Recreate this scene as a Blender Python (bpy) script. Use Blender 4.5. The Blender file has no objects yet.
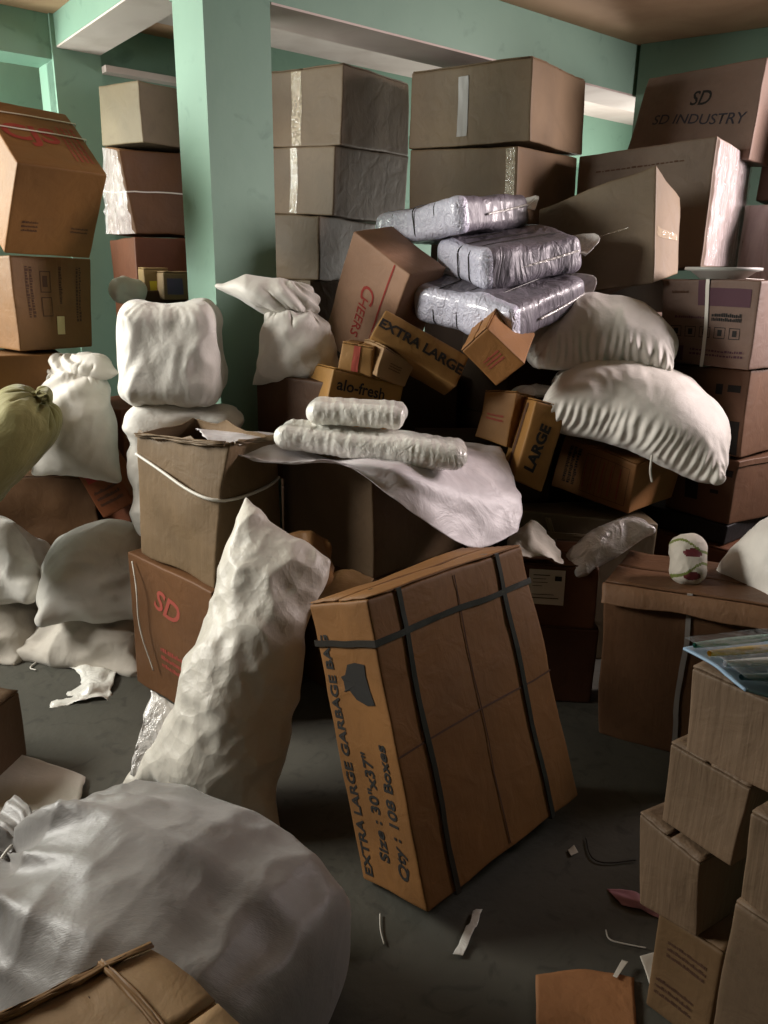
import bpy, bmesh, math, random
import numpy as np
from mathutils import Vector, Matrix, Euler, noise
from math import radians as rad, sin, cos, pi

C = bpy.context.scene.collection
SC = bpy.context.scene
random.seed(4)

# ------------------------------------------------------------------ camera
EYE = 1.5
F = 771.0
cam = bpy.data.cameras.new('camera'); cam.sensor_fit = 'VERTICAL'; cam.sensor_height = 24; cam.lens = F/1024*24
camo = bpy.data.objects.new('camera', cam); C.objects.link(camo)
camo.location = (0, 0, EYE); camo.rotation_euler = (rad(72.847), rad(-.920), rad(.284))
cam.clip_start = .05
SC.camera = camo
CR = Euler(camo.rotation_euler).to_matrix()
def ray(px, py): return CR @ Vector(((px-384), -(py-512), -F))
def at(px, py, Y): r = ray(px, py); return Vector((0, 0, EYE))+r*(Y/r.y)
def az(px, py, z): r = ray(px, py); return Vector((0, 0, EYE))+r*((z-EYE)/r.z)

# ------------------------------------------------------------------ world, lights, exposure
SC.view_settings.view_transform = 'Standard'; SC.view_settings.look = 'None'
SC.view_settings.gamma = 1; SC.view_settings.use_curve_mapping = False
SC.view_settings.exposure = -0.38
w = bpy.data.worlds.new('world'); SC.world = w; w.use_nodes = True
w.node_tree.nodes['Background'].inputs[0].default_value = (.75, .85, 1, 1)
w.node_tree.nodes['Background'].inputs[1].default_value = .04
def area(name, loc, aim, sx, sy, power, col):
    l = bpy.data.lights.new(name, 'AREA'); l.shape = 'RECTANGLE'; l.size = sx; l.size_y = sy; l.energy = power; l.color = col
    o = bpy.data.objects.new(name, l); C.objects.link(o); o.location = loc
    o.rotation_euler = (Vector(aim)-Vector(loc)).to_track_quat('-Z', 'Y').to_euler(); return o
area('daylight_left_window', (-3.35, 2.2, 2.1), (.1, 2.6, .75), 1.4, .9, 94, (1, .975, .90)).data.spread = rad(120)
area('added_light_left_rear', (-3.35, 3.2, 2.0), (0, 4.4, 1.9), .9, .9, 30, (.93, 1, .93)).data.spread = rad(120)  # added lamp that brightens the far wall, far stack and passage
area('daylight_right_window', (3.2, 3.0, 2.2), (1.2, 3.45, 1.5), .6, .9, 50, (1, .86, .85)).data.spread = rad(85)
area('daylight_next_room_left', (-3.26, 3.78, 1.9), (-1.9, 4.8, 2.1), .5, 1.2, 60, (.95, 1, .9))
area('added_uplight_next_room_back', (2.3, 6.0, 1.4), (.3, 4.4, 2.6), .8, .9, 95, (1, .98, .92))  # added lamp aimed upward to brighten the ceiling strip behind the beam

# ------------------------------------------------------------------ materials
def srgb(h):
    h = h.lstrip('#'); v = [int(h[i:i+2], 16)/255 for i in (0, 2, 4)]
    return tuple(x/12.92 if x <= .04045 else ((x+.055)/1.055)**2.4 for x in v)+(1,)
def newmat(name):
    m = bpy.data.materials.new(name); m.use_nodes = True; nt = m.node_tree
    return m, nt, nt.nodes['Principled BSDF']
def N(nt, t, **k):
    n = nt.nodes.new('ShaderNode'+t)
    for a, b in k.items():
        if a.startswith('i_'): n.inputs[a[2:].replace('_', ' ')].default_value = b
        else: setattr(n, a, b)
    return n
def mixc(nt, fac, a, b, mode='MIX'):
    m = N(nt, 'Mix', data_type='RGBA', blend_type=mode)
    for s, v in ((0, fac), (6, a), (7, b)):
        if hasattr(v, 'is_output'): nt.links.new(v, m.inputs[s])
        else: m.inputs[s].default_value = v
    return m.outputs[2]
def ramp(nt, src, a, b):
    r = N(nt, 'MapRange'); r.inputs[1].default_value = a; r.inputs[2].default_value = b; nt.links.new(src, r.inputs[0]); return r.outputs[0]
def coords(nt, scale=(1, 1, 1), rot=(0, 0, 0)):
    tc = N(nt, 'TexCoord'); mp = N(nt, 'Mapping'); mp.inputs['Scale'].default_value = scale; mp.inputs['Rotation'].default_value = rot
    nt.links.new(tc.outputs['Object'], mp.inputs[0]); return mp.outputs[0]
def noi(nt, vec, scale, detail=4, dist=0):
    n = N(nt, 'TexNoise'); n.inputs['Scale'].default_value = scale; n.inputs['Detail'].default_value = detail; n.inputs['Distortion'].default_value = dist
    nt.links.new(vec, n.inputs['Vector']); return n.outputs[0]
def bump(nt, h, strength, dist, nrm=None):
    b = N(nt, 'Bump'); b.inputs['Strength'].default_value = strength; b.inputs['Distance'].default_value = dist
    nt.links.new(h, b.inputs['Height'])
    if nrm is not None: nt.links.new(nrm, b.inputs['Normal'])
    return b.outputs[0]
_cb = {}
def cardboard(hexc, ribs=.25, gloss=.62, key=''):
    k = (hexc, ribs, gloss)
    if k in _cb: return _cb[k]
    m, nt, p = newmat('cardboard'); c = srgb(hexc); g = (c[0]+c[1]+c[2])/3; c = tuple(max(0, (x*1.04-g*.04)*.60) for x in c[:3])+(1,)
    v = coords(nt)
    f = ramp(nt, noi(nt, v, 3.2, 5, .4), .35, .7)
    col = mixc(nt, f, tuple(x*.82 for x in c[:3])+(1,), tuple(min(1, x*1.14) for x in c[:3])+(1,))
    st = ramp(nt, noi(nt, v, 9, 6, 1.2), .60, .78)
    s2 = N(nt, 'Math', operation='MULTIPLY'); nt.links.new(st, s2.inputs[0]); s2.inputs[1].default_value = .4
    col = mixc(nt, s2.outputs[0], col, tuple(x*.55 for x in c[:3])+(1,))
    fib = ramp(nt, noi(nt, coords(nt, (30, 30, 5)), 9, 3), .3, .7)
    s3 = N(nt, 'Math', operation='MULTIPLY'); nt.links.new(fib, s3.inputs[0]); s3.inputs[1].default_value = .1
    col = mixc(nt, s3.outputs[0], col, tuple(min(1, x*1.35) for x in c[:3])+(1,))
    nt.links.new(col, p.inputs['Base Color'])
    b1 = bump(nt, noi(nt, coords(nt, (1, 1, .04)), 70, 3, .2), min(1, ribs*1.4), .004)
    b2 = bump(nt, noi(nt, v, 14, 5, .8), .35, .01, b1)
    nt.links.new(b2, p.inputs['Normal'])
    p.inputs['Roughness'].default_value = gloss; p.inputs['Specular IOR Level'].default_value = .35
    _cb[k] = m; return m
def plainmat(name, hexc, rough=.6, metal=0, spec=.5, bs=0, bscale=20):
    m, nt, p = newmat(name); p.inputs['Base Color'].default_value = srgb(hexc); p.inputs['Roughness'].default_value = rough
    p.inputs['Metallic'].default_value = metal; p.inputs['Specular IOR Level'].default_value = spec
    if bs: nt.links.new(bump(nt, noi(nt, coords(nt), bscale, 5, .5), bs, .01), p.inputs['Normal'])
    return m
def fabric(name, hexc, rough=.7, weave=260, crumple=0, wv=.12, sheen=.2, crease=.5, dirt='#6b5d4a', dirtf=.3, spec=.4, stretch=(1, 1, 1), trans=0):
    m, nt, p = newmat(name); v = coords(nt); c = srgb(hexc)
    col = mixc(nt, ramp(nt, noi(nt, v, 5, 5, .6), .3, .75), c, tuple(x*.8 for x in c[:3])+(1,))
    d = N(nt, 'Math', operation='MULTIPLY'); nt.links.new(ramp(nt, noi(nt, v, 7, 8, 1.5), .58, .8), d.inputs[0]); d.inputs[1].default_value = dirtf
    col = mixc(nt, d.outputs[0], col, srgb(dirt)); nt.links.new(col, p.inputs['Base Color'])
    w1 = N(nt, 'TexWave', wave_type='BANDS', bands_direction='X'); w1.inputs['Scale'].default_value = weave; nt.links.new(v, w1.inputs['Vector'])
    w2 = N(nt, 'TexWave', wave_type='BANDS', bands_direction='Y'); w2.inputs['Scale'].default_value = weave; nt.links.new(v, w2.inputs['Vector'])
    a = N(nt, 'Math', operation='ADD'); nt.links.new(w1.outputs[1], a.inputs[0]); nt.links.new(w2.outputs[1], a.inputs[1])
    b1 = bump(nt, a.outputs[0], wv, .0008)
    b2 = bump(nt, noi(nt, coords(nt, stretch), 8, 4, .35), crease*.9, .022, b1)
    b2 = bump(nt, noi(nt, coords(nt, (1, 6, 1)), 90, 2), .18, .003, b2)
    if crumple:
        vo = N(nt, 'TexVoronoi', feature='F1'); vo.inputs['Scale'].default_value = crumple; nt.links.new(v, vo.inputs['Vector']); b2 = bump(nt, vo.outputs[0], .36, .03, b2)
        vo = N(nt, 'TexVoronoi', feature='F1'); vo.inputs['Scale'].default_value = crumple*2.3; nt.links.new(v, vo.inputs['Vector']); b2 = bump(nt, vo.outputs[0], .35, .012, b2)
    nt.links.new(bump(nt, noi(nt, v, 30, 3, .3), crease*.25, .008, b2), p.inputs['Normal'])
    p.inputs['Roughness'].default_value = rough; p.inputs['Sheen Weight'].default_value = sheen; p.inputs['Specular IOR Level'].default_value = spec
    return m
def plastic(name, hexc, alpha=.5, rough=.18, crease=.9, cscale=14, st=(1, 1, 1), coat=.5):
    m, nt, p = newmat(name); v = coords(nt, st)
    p.inputs['Base Color'].default_value = srgb(hexc); p.inputs['Roughness'].default_value = rough
    nf = noi(nt, v, cscale, 5, 2.2)
    b = bump(nt, nf, crease, .02); nt.links.new(bump(nt, noi(nt, v, cscale*3.2, 3, 1), crease*.5, .006, b), p.inputs['Normal'])
    al = N(nt, 'MapRange'); al.inputs[1].default_value = .3; al.inputs[2].default_value = .7; al.inputs[3].default_value = max(0, alpha-.12); al.inputs[4].default_value = min(1, alpha+.12)
    nt.links.new(nf, al.inputs[0]); nt.links.new(al.outputs[0], p.inputs['Alpha'])
    p.inputs['Specular IOR Level'].default_value = .8; p.inputs['Coat Weight'].default_value = coat; p.inputs['Coat Roughness'].default_value = .12
    return m

m_wall, nt, p = newmat('green_painted_plaster')
v = coords(nt)
col = mixc(nt, ramp(nt, noi(nt, v, 1.6, 6, .4), .3, .75), srgb('#7f9f8d'), srgb('#739382'))
col = mixc(nt, ramp(nt, noi(nt, v, 9, 8, 1.0), .62, .85), col, srgb('#5f7e6f'))
nt.links.new(col, p.inputs['Base Color']); p.inputs['Roughness'].default_value = .6
nt.links.new(bump(nt, noi(nt, v, 12, 6), .15, .01), p.inputs['Normal'])
m_ceil, nt, p = newmat('cream_ceiling_plaster')
v = coords(nt)
nt.links.new(mixc(nt, ramp(nt, noi(nt, v, 2.2, 6, .8), .4, .75), srgb('#c8a282'), srgb('#a98264')), p.inputs['Base Color']); p.inputs['Roughness'].default_value = .85
m_soff, nt, p = newmat('whitewashed_plaster')
v = coords(nt)
nt.links.new(mixc(nt, ramp(nt, noi(nt, v, 3, 6, .8), .4, .75), srgb('#cdbfb8'), srgb('#b5a49c')), p.inputs['Base Color']); p.inputs['Roughness'].default_value = .8
m_floor, nt, p = newmat('dusty_concrete')
v = coords(nt)
col = mixc(nt, ramp(nt, noi(nt, v, 2.0, 8, .7), .3, .72), srgb('#403f38'), srgb('#525047'))
col = mixc(nt, ramp(nt, noi(nt, v, 11, 8, 1.8), .56, .8), col, srgb('#2c2b26'))
nt.links.new(col, p.inputs['Base Color']); p.inputs['Roughness'].default_value = .62
nt.links.new(bump(nt, noi(nt, v, 26, 8), .25, .01), p.inputs['Normal'])
m_ink = plainmat('black_ink', '#17130f', .8); m_redink = plainmat('red_ink', '#8c2a20', .8); m_brownink = plainmat('faded_brown_ink', '#4d3220', .85)
m_purple = plainmat('purple_ink', '#45222f', .75); m_greyink = plainmat('grey_blue_ink', '#2c2a33', .8); m_palered = plainmat('faded_red_ink', '#9a4436', .85)
m_tape = plastic('clear_tape', '#c9b79b', .45, .12, .3, 30); m_tapeb = plainmat('brown_tape', '#8d6c48', .5)
m_strap = plainmat('dark_plastic_strap', '#25211d', .4); m_wstrap = plainmat('white_plastic_strap', '#cfcac0', .45); m_gstrap = plainmat('grey_plastic_strap', '#8d8782', .4)
m_sackA = fabric('white_woven_sack', '#d6d2ca', .55, crease=.55, dirtf=.3)
m_sackB = fabric('dusty_white_sack', '#c6beb2', .7, crease=.5, dirtf=.3)
m_sackC = fabric('grey_woven_sack', '#96928f', .44, wv=.1, crease=.35, dirtf=.45, spec=.7)
m_sackD = fabric('cream_white_sack', '#e0dbd2', .6, crease=.45, dirtf=.15)
m_olive = fabric('olive_sack', '#7f7848', .75, crease=.7, dirtf=.3, stretch=(.4, 2.5, 1))
m_silver = plastic('silver_wrap', '#cdcdde', 1.2, .36, .6, 26)
m_violet = plastic('violet_grey_wrap', '#66616a', 1.2, .5, .6, 16, st=(1, 1, .25), coat=.15)
m_film = plastic('stretch_film', '#e2d6d6', .45, .12, 1.0, 16, st=(1, 1, .12))
m_clear = plastic('clear_plastic', '#dcd8d4', .78, .16, .9, 12)
m_packs = plastic('folded_plastic_packs', '#eeece4', .95, .28, .3, 24)
m_sheet = plastic('milky_plastic_sheet', '#dcd6d8', .84, .48, .3, 7, coat=.0)
m_roll = fabric('crinkled_white_plastic_sack', '#d2ccc0', .45, crumple=9, crease=.5, dirtf=.2, spec=.6)
m_paper = plainmat('white_paper', '#c4bdb0', .7, bs=.4)
m_pink = plainmat('pink_paper', '#c993a2', .6, bs=.4)

# ------------------------------------------------------------------ tagging
def tag(o, label=None, cat=None, group=None, kind=None):
    if label: o['label'] = label
    if cat: o['category'] = cat
    if group: o['group'] = group
    if kind: o['kind'] = kind
    return o
def empty(name, loc=(0, 0, 0), rot=(0, 0, 0)):
    o = bpy.data.objects.new(name, None); C.objects.link(o); o.location = loc; o.rotation_euler = rot; o.empty_display_size = .05; return o
def mesh(name, verts, faces, mat, parent=None, smooth=False, subsurf=0, solid=0):
    me = bpy.data.meshes.new(name); me.from_pydata([tuple(v) for v in verts], [], faces); me.update()
    me.materials.append(mat)
    if smooth: me.polygons.foreach_set('use_smooth', [True]*len(me.polygons))
    o = bpy.data.objects.new(name, me); C.objects.link(o)
    if parent is not None: o.parent = parent
    if solid: s = o.modifiers.new('solid', 'SOLIDIFY'); s.thickness = solid; s.offset = 0
    if subsurf: s = o.modifiers.new('sub', 'SUBSURF'); s.levels = subsurf; s.render_levels = subsurf
    return o
def boxmesh(name, lo, hi, mat, parent=None):
    (a, b, c), (d, e, f) = lo, hi
    v = [(a, b, c), (d, b, c), (d, e, c), (a, e, c), (a, b, f), (d, b, f), (d, e, f), (a, e, f)]
    return mesh(name, v, [(3, 2, 1, 0), (4, 5, 6, 7), (0, 1, 5, 4), (1, 2, 6, 5), (2, 3, 7, 6), (3, 0, 4, 7)], mat, parent)

# ------------------------------------------------------------------ the room: walls follow the two building directions U (along the back beam) and V
YAW = rad(38.6); U = Vector((cos(YAW), sin(YAW), 0)); V = Vector((-sin(YAW), cos(YAW), 0)); PN = Vector((-.665, 3.1, 0))
def wallbox(name, s0, s1, t0, t1, z0, z1, mat, kind='structure'):
    o = boxmesh(name, (s0, t0, z0), (s1, t1, z1), mat); o.location = PN; o.rotation_euler = (0, 0, YAW)
    o['kind'] = kind; return o
def st(o): o['kind'] = 'structure'; return o
st(boxmesh('floor', (-6, -3.2, -.1), (6, 9, 0), m_floor))
st(boxmesh('ceiling', (-6, -3.2, 2.7), (6, 9, 2.8), m_ceil))
wallbox('pillar', 0, .272, 0, .25, 0, 2.699, m_wall)
wallbox('beam_back', .0, 6.5, .02, .27, 2.46, 2.699, m_wall)
wallbox('beam_back_soffit', .29, 6.5, .0205, .2695, 2.452, 2.46, m_soff)
wallbox('beam_left', -.01, .21, .25, 1.6, 2.56, 2.699, m_wall)
wallbox('beam_left_soffit', -.008, .208, .26, 1.6, 2.552, 2.56, m_soff)
wallbox('beam_front', -.01, .21, -6, 0, 2.56, 2.699, m_wall)
wallbox('column', -.03, .21, 1.6, 1.85, 0, 2.699, m_wall)
# left wall with the opening into the lit next room
wallbox('window_1', -3.2, -.03, 1.62, 1.85, 2.5, 2.699, m_wall)
wallbox('wall_left_lower', -3.2, -.03, 1.62, 1.85, 0, 1.7, m_wall)
# far walls and their lintel
wallbox('wall_back', -.03, 4.5, 1.62, 1.72, 0, 2.699, m_wall)
wallbox('beam_rear', .95, 4.5, 1.36, 1.62, 2.35, 2.699, m_wall)
wallbox('trim_1', .21, .95, 1.54, 1.62, 2.47, 2.50, m_soff)
wallbox('wall_far_right', 4.5, 4.6, .3, 1.72, 0, 2.699, m_wall)
wallbox('wall_next_room', -4, .5, 2.4, 2.5, 0, 2.699, m_wall)
wallbox('ceiling_back', .3, 4.5, .27, 1.36, 2.69, 2.699, m_soff)
def seg(name, a, b, z0, z1, mat, th=.12):
    a = Vector(a); b = Vector(b); d = b-a; L = d.length; n = Vector((-d.y, d.x))/L
    o = boxmesh(name, (0, 0, z0), (L, th, z1), mat); o.location = (a.x, a.y, 0); o.rotation_euler = (0, 0, math.atan2(d.y, d.x)); return st(o)
# right-back wall (runs from the beam end towards the right edge), east wall with a window
seg('wall_right', (1.335, 4.695), (3.6, 3.28), 0, 2.699, m_wall)
seg('wall_east', (3.6, 3.4), (3.6, -3.1), 0, 1.35, m_wall, -.12)
seg('wall_east_upper', (3.6, 3.4), (3.6, -3.1), 2.6, 2.699, m_wall, -.12)
seg('wall_east_front', (3.6, 1.9), (3.6, -3.1), 1.35, 2.6, m_wall, -.12)
seg('wall_west', (-3.5, -3.1), (-3.5, 6), 0, 1.2, m_wall, .12)
seg('wall_west_upper', (-3.5, -3.1), (-3.5, 6), 2.5, 2.699, m_wall, .12)
seg('wall_west_front', (-3.5, -3.1), (-3.5, .4), 1.2, 2.5, m_wall, .12)
seg('wall_west_rear', (-3.5, 3.7), (-3.5, 4.0), 1.2, 2.5, m_wall, .12)
seg('wall_front', (-.9, -3.1), (3.6, -3.1), 0, 2.699, m_wall, -.1)
seg('wall_front_left', (-3.5, -3.1), (-2.1, -3.1), 0, 2.699, m_wall, -.1)

# ------------------------------------------------------------------ cartons
BOX = {  # loc (base centre), rot (deg), size, how far each corner is bent out of true
    'big': ((0.2653, 1.7449, 0.0415), (-18.78, 0.31, 43.67), (0.6108, 0.2366, 0.7381), {'000': [-0.0079, -0.0006, -0.0091], '001': [0.0027, -0.0011, 0.005], '011': [0.0059, -0.0053, -0.0066], '010': [0.0003, 0.0053, 0.0087], '101': [-0.0077, 0.0095, 0.0], '100': [0.008, -0.0065, 0.0046]}),
    'G': ((-0.0367, 2.6723, 0.5395), (-0.13, 0.0, 46.31), (0.4703, 0.4512, 0.392), {'001': [-0.0024, 0.0024, 0.0], '000': [0.004, -0.0012, 0.0049], '010': [-0.0021, 0.0002, -0.0032], '100': [0.0003, -0.002, -0.0029]}),
    'O': ((-0.6057, 2.5369, 0.5305), (0.58, 0.65, 54.91), (0.2631, 0.4029, 0.4607), {'001': [0.0213, -0.0182, 0.0065], '000': [-0.0241, 0.0174, -0.0078], '010': [-0.0003, 0.0046, 0.0099], '011': [0.0013, -0.0036, -0.0107], '101': [-0.0011, 0.0023, 0.0039]}),
    'S': ((-0.6236, 2.5736, -0.0004), (0.05, 0.05, 47.47), (0.34, 0.5259, 0.524), {'010': [-0.0019, 0.0012, 0.0003]}),
    'fa': ((0.728, 1.2833, 0.6309), (0.18, -0.38, -52.74), (0.1827, 0.22, 0.1756), {'001': [-0.0044, -0.0019, 0.001], '000': [0.005, 0.0021, -0.0009], '101': [-0.0041, -0.0024, -0.0014], '100': [0.004, 0.0028, 0.0018]}),
    'fb': ((0.6975, 1.2978, 0.4549), (-0.0, 0.03, -55.9), (0.1618, 0.2, 0.1743), {'001': [-0.002, -0.0015, -0.0004], '000': [0.0023, 0.0017, 0.0002], '101': [0.0023, 0.0013, 0.0003], '100': [-0.0025, -0.0015, -0.0002]}),
    'fc': ((0.6661, 1.3184, 0.2512), (0.35, -0.51, -56.13), (0.1388, 0.2, 0.1934), {'001': [-0.0116, -0.0011, 0.0078], '000': [0.0124, 0.0015, -0.0064], '101': [-0.0027, -0.009, -0.0082], '100': [0.0028, 0.0096, 0.0077]}),
    'fe': ((0.738, 1.3266, 0.0), (0.0, -0.01, -49.34), (0.1378, 0.3, 0.2506), {}),
    'ff': ((0.7311, 0.9601, 0.5523), (0.09, -0.19, -53.0), (0.25, 0.2, 0.1625), {'001': [-0.0032, -0.0018, -0.0006], '000': [0.0035, 0.0022, 0.0008]}),
    'fg': ((0.7456, 0.9699, -0.0), (0.0, 0.0, -53.0), (0.25, 0.25, 0.55), {}),
    'R': ((1.0589, 2.3525, 0.003), (-0.0, -0.63, -25.86), (0.5496, 0.3359, 0.5581), {'001': [-0.0148, -0.0041, -0.0045], '000': [0.0121, 0.0022, 0.0006], '101': [0.0, 0.0023, 0.0058], '011': [0.0052, -0.0005, -0.0034]}),
    'Q': ((0.9543, 3.1051, 0.6511), (8.55, -1.09, 43.85), (0.3815, 0.3458, 0.2157), {'001': [-0.0045, 0.005, -0.0061], '000': [0.0054, -0.0042, 0.0079], '011': [0.0047, -0.0068, 0.0016], '010': [-0.0064, 0.0071, -0.0047], '101': [0.0027, -0.0033, 0.0045], '100': [-0.0024, 0.0025, -0.0036]}),
    'LG': ((0.5163, 2.8338, 0.7486), (-6.77, 15.92, 6.12), (0.1241, 0.1574, 0.3098), {'001': [-0.0023, 0.0009, -0.0025], '101': [-0.0029, 0.0012, -0.0016], '000': [0.0063, -0.0016, 0.0104], '100': [-0.002, 0.0001, -0.0095], '011': [0.0013, -0.0006, 0.0033]}),
    'Mb': ((0.448, 2.9631, 0.8755), (-13.25, 1.33, -38.61), (0.1417, 0.15, 0.1956), {'001': [0.0029, 0.002, -0.0052], '101': [-0.0028, -0.0018, 0.004], '100': [0.0029, 0.0015, -0.0042], '000': [-0.003, -0.0017, 0.0057]}),
    'N': ((0.4718, 2.8392, 1.2098), (28.47, -40.06, -37.6), (0.1338, 0.25, 0.18), {'001': [0.0022, 0.0009, -0.0017], '101': [-0.0027, -0.0011, 0.0011], '100': [0.0021, 0.0005, -0.0018], '000': [-0.0016, -0.0003, 0.0023]}),
    'XL': ((0.0837, 2.9217, 1.1676), (-27.01, 28.53, -2.07), (0.3568, 0.15, 0.124), {'001': [0.0019, 0.0021, -0.0047], '000': [-0.0015, -0.002, 0.0048], '101': [-0.0025, -0.0017, 0.0045], '100': [0.002, 0.0016, -0.0047]}),
    'K': ((-0.0918, 3.4088, 1.165), (8.64, 29.18, -39.16), (0.3285, 0.2204, 0.4956), {}),
    'H': ((-0.101, 2.9007, 1.1474), (-0.64, 5.25, -12.05), (0.1188, 0.1493, 0.104), {'001': [0.0029, 0.0007, -0.0008], '101': [-0.0036, -0.0009, -0.0007], '100': [0.0032, 0.0007, 0.0001], '000': [-0.0023, -0.0004, 0.0016]}),
    'I': ((-0.0244, 2.9038, 1.1291), (5.4, 20.46, 36.75), (0.1515, 0.15, 0.1003), {'001': [-0.005, 0.0035, 0.0023], '000': [0.005, -0.0037, -0.0021], '100': [-0.0053, 0.0041, 0.0045], '101': [0.0052, -0.0039, -0.0048]}),
    'J': ((-0.1577, 2.9187, 0.943), (-0.0, 12.59, 28.76), (0.2986, 0.25, 0.2), {'001': [0.0004, -0.0001, 0.0049], '101': [-0.0004, 0.0001, -0.0054]}),
    'P': ((-0.2667, 3.0173, 0.7244), (0.0, 0.04, -35.09), (0.3675, 0.3, 0.4), {'001': [-0.0003, 0.0002, 0.0025], '101': [0.0003, -0.0002, -0.0022]}),
    'B1a': ((-0.2631, 4.2127, 2.0726), (0.28, -0.15, 54.93), (0.5433, 0.4829, 0.3242), {'001': [0.0049, -0.0034, -0.0079], '000': [-0.0029, 0.0068, -0.0137], '101': [-0.0023, 0.0017, 0.0045], '100': [0.003, -0.0057, 0.0054], '011': [-0.0014, 0.0, 0.0048], '010': [-0.0014, -0.0007, 0.0112]}),
    'B1b': ((-0.2646, 4.2157, 1.7619), (0.39, 0.05, 53.4), (0.5762, 0.4474, 0.3085), {'001': [0.0039, -0.0014, -0.0146], '000': [-0.0029, 0.0039, -0.0053], '101': [0.0039, -0.0079, 0.011], '100': [-0.0035, 0.0061, -0.0124], '011': [-0.0016, 0.0004, 0.006], '010': [0.0001, -0.0018, 0.0181]}),
    'B1c': ((-0.342, 4.104, 1.4649), (0.13, 0.07, 60.74), (0.5102, 0.3333, 0.2913), {'001': [0.0016, -0.0018, -0.005], '000': [-0.0023, 0.0033, -0.0012], '101': [0.0, 0.0005, -0.0044], '011': [-0.0002, -0.0008, 0.0095], '010': [0.0012, -0.0015, 0.0016]}),
    'B1d': ((-0.3208, 4.117, 1.2127), (-0.01, 0.01, 43.5), (0.5, 0.3998, 0.2545), {}),
    'B2a': ((0.5024, 4.0063, 2.0569), (0.16, -0.12, 53.84), (0.5522, 0.6179, 0.3181), {'001': [-0.0011, 0.0055, -0.0067], '000': [0.003, -0.0044, -0.005], '101': [-0.0022, 0.0034, 0.0033], '100': [0.0028, -0.0065, 0.0], '011': [-0.0013, -0.0002, 0.0054], '010': [-0.0014, 0.0006, 0.006]}),
    'B2b': ((0.4986, 4.0029, 1.729), (0.18, -0.32, 51.03), (0.5579, 0.5852, 0.3161), {'001': [-0.0015, 0.0059, -0.0121], '000': [0.0038, -0.0053, -0.012], '101': [-0.0023, 0.0046, 0.0003], '100': [0.0024, -0.0066, 0.0151], '011': [-0.0026, 0.0001, 0.0146]}),
    'T': ((1.4459, 3.9729, 2.0224), (-4.65, 4.65, -53.51), (0.6226, 0.22, 0.387), {'001': [0.0087, 0.0142, -0.0253], '101': [-0.0129, -0.0086, 0.0022], '000': [-0.0089, -0.0139, 0.0349], '100': [0.0131, 0.0091, -0.0064]}),
    'V': ((1.2581, 3.8174, 1.538), (-1.92, 1.35, 50.36), (0.5043, 0.6058, 0.4972), {'001': [-0.0001, -0.0055, 0.0097], '000': [-0.0015, 0.0056, -0.0079], '101': [0.0014, -0.0008, -0.0072], '100': [-0.0014, 0.0029, 0.0118], '011': [0.0019, -0.0011, -0.0071]}),
    'W': ((0.9282, 3.4091, 1.4418), (-11.76, 9.7, 45.25), (0.2404, 0.5333, 0.3925), {'001': [-0.0081, -0.0068, 0.0266], '011': [0.0054, -0.0046, -0.0059], '000': [0.0066, 0.0037, -0.0314], '101': [0.0102, 0.0051, -0.0337], '100': [-0.0132, 0.0029, 0.0443]}),
    'Z1': ((1.3786, 3.1787, 1.1803), (0.1, -0.17, -50.52), (0.3838, 0.4, 0.3199), {'001': [-0.0115, -0.0071, -0.0003], '000': [0.0127, 0.0076, -0.0005]}),
    'Z2': ((1.4005, 3.2252, 0.8349), (0.03, -0.07, -50.0), (0.4, 0.38, 0.3369), {'101': [-0.0036, -0.0017, -0.0002], '100': [0.0039, 0.0019, 0.0004]}),
    'Z3': ((1.4559, 3.1852, 0.5462), (0.0, -0.12, -55.66), (0.3113, 0.38, 0.2731), {'100': [-0.0055, 0.0006, 0.0114], '000': [0.0058, -0.0002, -0.0125]}),
    'Z4': ((1.3977, 3.2254, 0.468), (0.0, 0.01, -50.0), (0.4, 0.38, 0.0929), {'101': [0.0023, -0.0006, -0.0051], '100': [-0.0025, 0.0007, 0.0052]}),
    'LU': ((-1.4214, 3.2421, 1.6708), (35.13, 2.19, 43.34), (0.3226, 0.4311, 0.3557), {'101': [-0.0011, -0.0006, -0.0021]}),
    'LL': ((-1.4941, 3.3038, 1.1885), (0.1, 0.21, 54.52), (0.3382, 0.4, 0.3543), {'001': [0.0006, -0.0004, 0.0027], '101': [0.0087, -0.0059, -0.0021], '100': [-0.0102, 0.0066, -0.0027]}),
    'FL1': ((-1.1196, 4.1957, 2.0669), (0.1, 0.01, 53.16), (0.5, 0.3182, 0.2596), {'001': [-0.0014, 0.0026, -0.0062], '000': [0.0007, -0.0002, -0.002], '011': [0.0023, -0.0027, 0.005], '010': [-0.0011, 0.0001, 0.0041]}),
    'FL2': ((-1.1253, 4.1671, 1.6645), (0.12, -0.2, 39.2), (0.5, 0.2778, 0.3902), {'001': [-0.0237, 0.0121, -0.021], '000': [0.0226, -0.0091, 0.0004], '011': [0.0089, -0.0062, 0.021], '010': [-0.0063, 0.0023, 0.0016]}),
    'FL3': ((-1.1339, 4.2449, 1.2495), (-0.0, 0.0, 31.45), (0.5, 0.5029, 0.4), {}),
    'Lk': ((-1.5715, 3.3931, 0.038), (0.0, -0.0, 5.0), (0.6, 0.4, 0.6), {}),
    'Ll': ((-1.2237, 2.2358, 0.0001), (-0.11, 0.14, -10.0), (0.3, 0.3, 0.229), {'101': [0.0076, 0.005, -0.0013], '100': [-0.0082, -0.0052, 0.0015]}),
    'ag3': ((0.4383, 3.1464, 1.3497), (7.92, -13.67, 42.98), (0.4333, 0.4703, 0.1448), {'001': [-0.0105, 0.0105, -0.0058], '000': [0.0127, -0.0111, 0.0091], '011': [-0.0085, 0.0071, -0.0037], '010': [0.0059, -0.0041, 0.004], '101': [0.0111, -0.0195, -0.0035], '100': [-0.0109, 0.0171, 0.0005]}),
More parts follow.
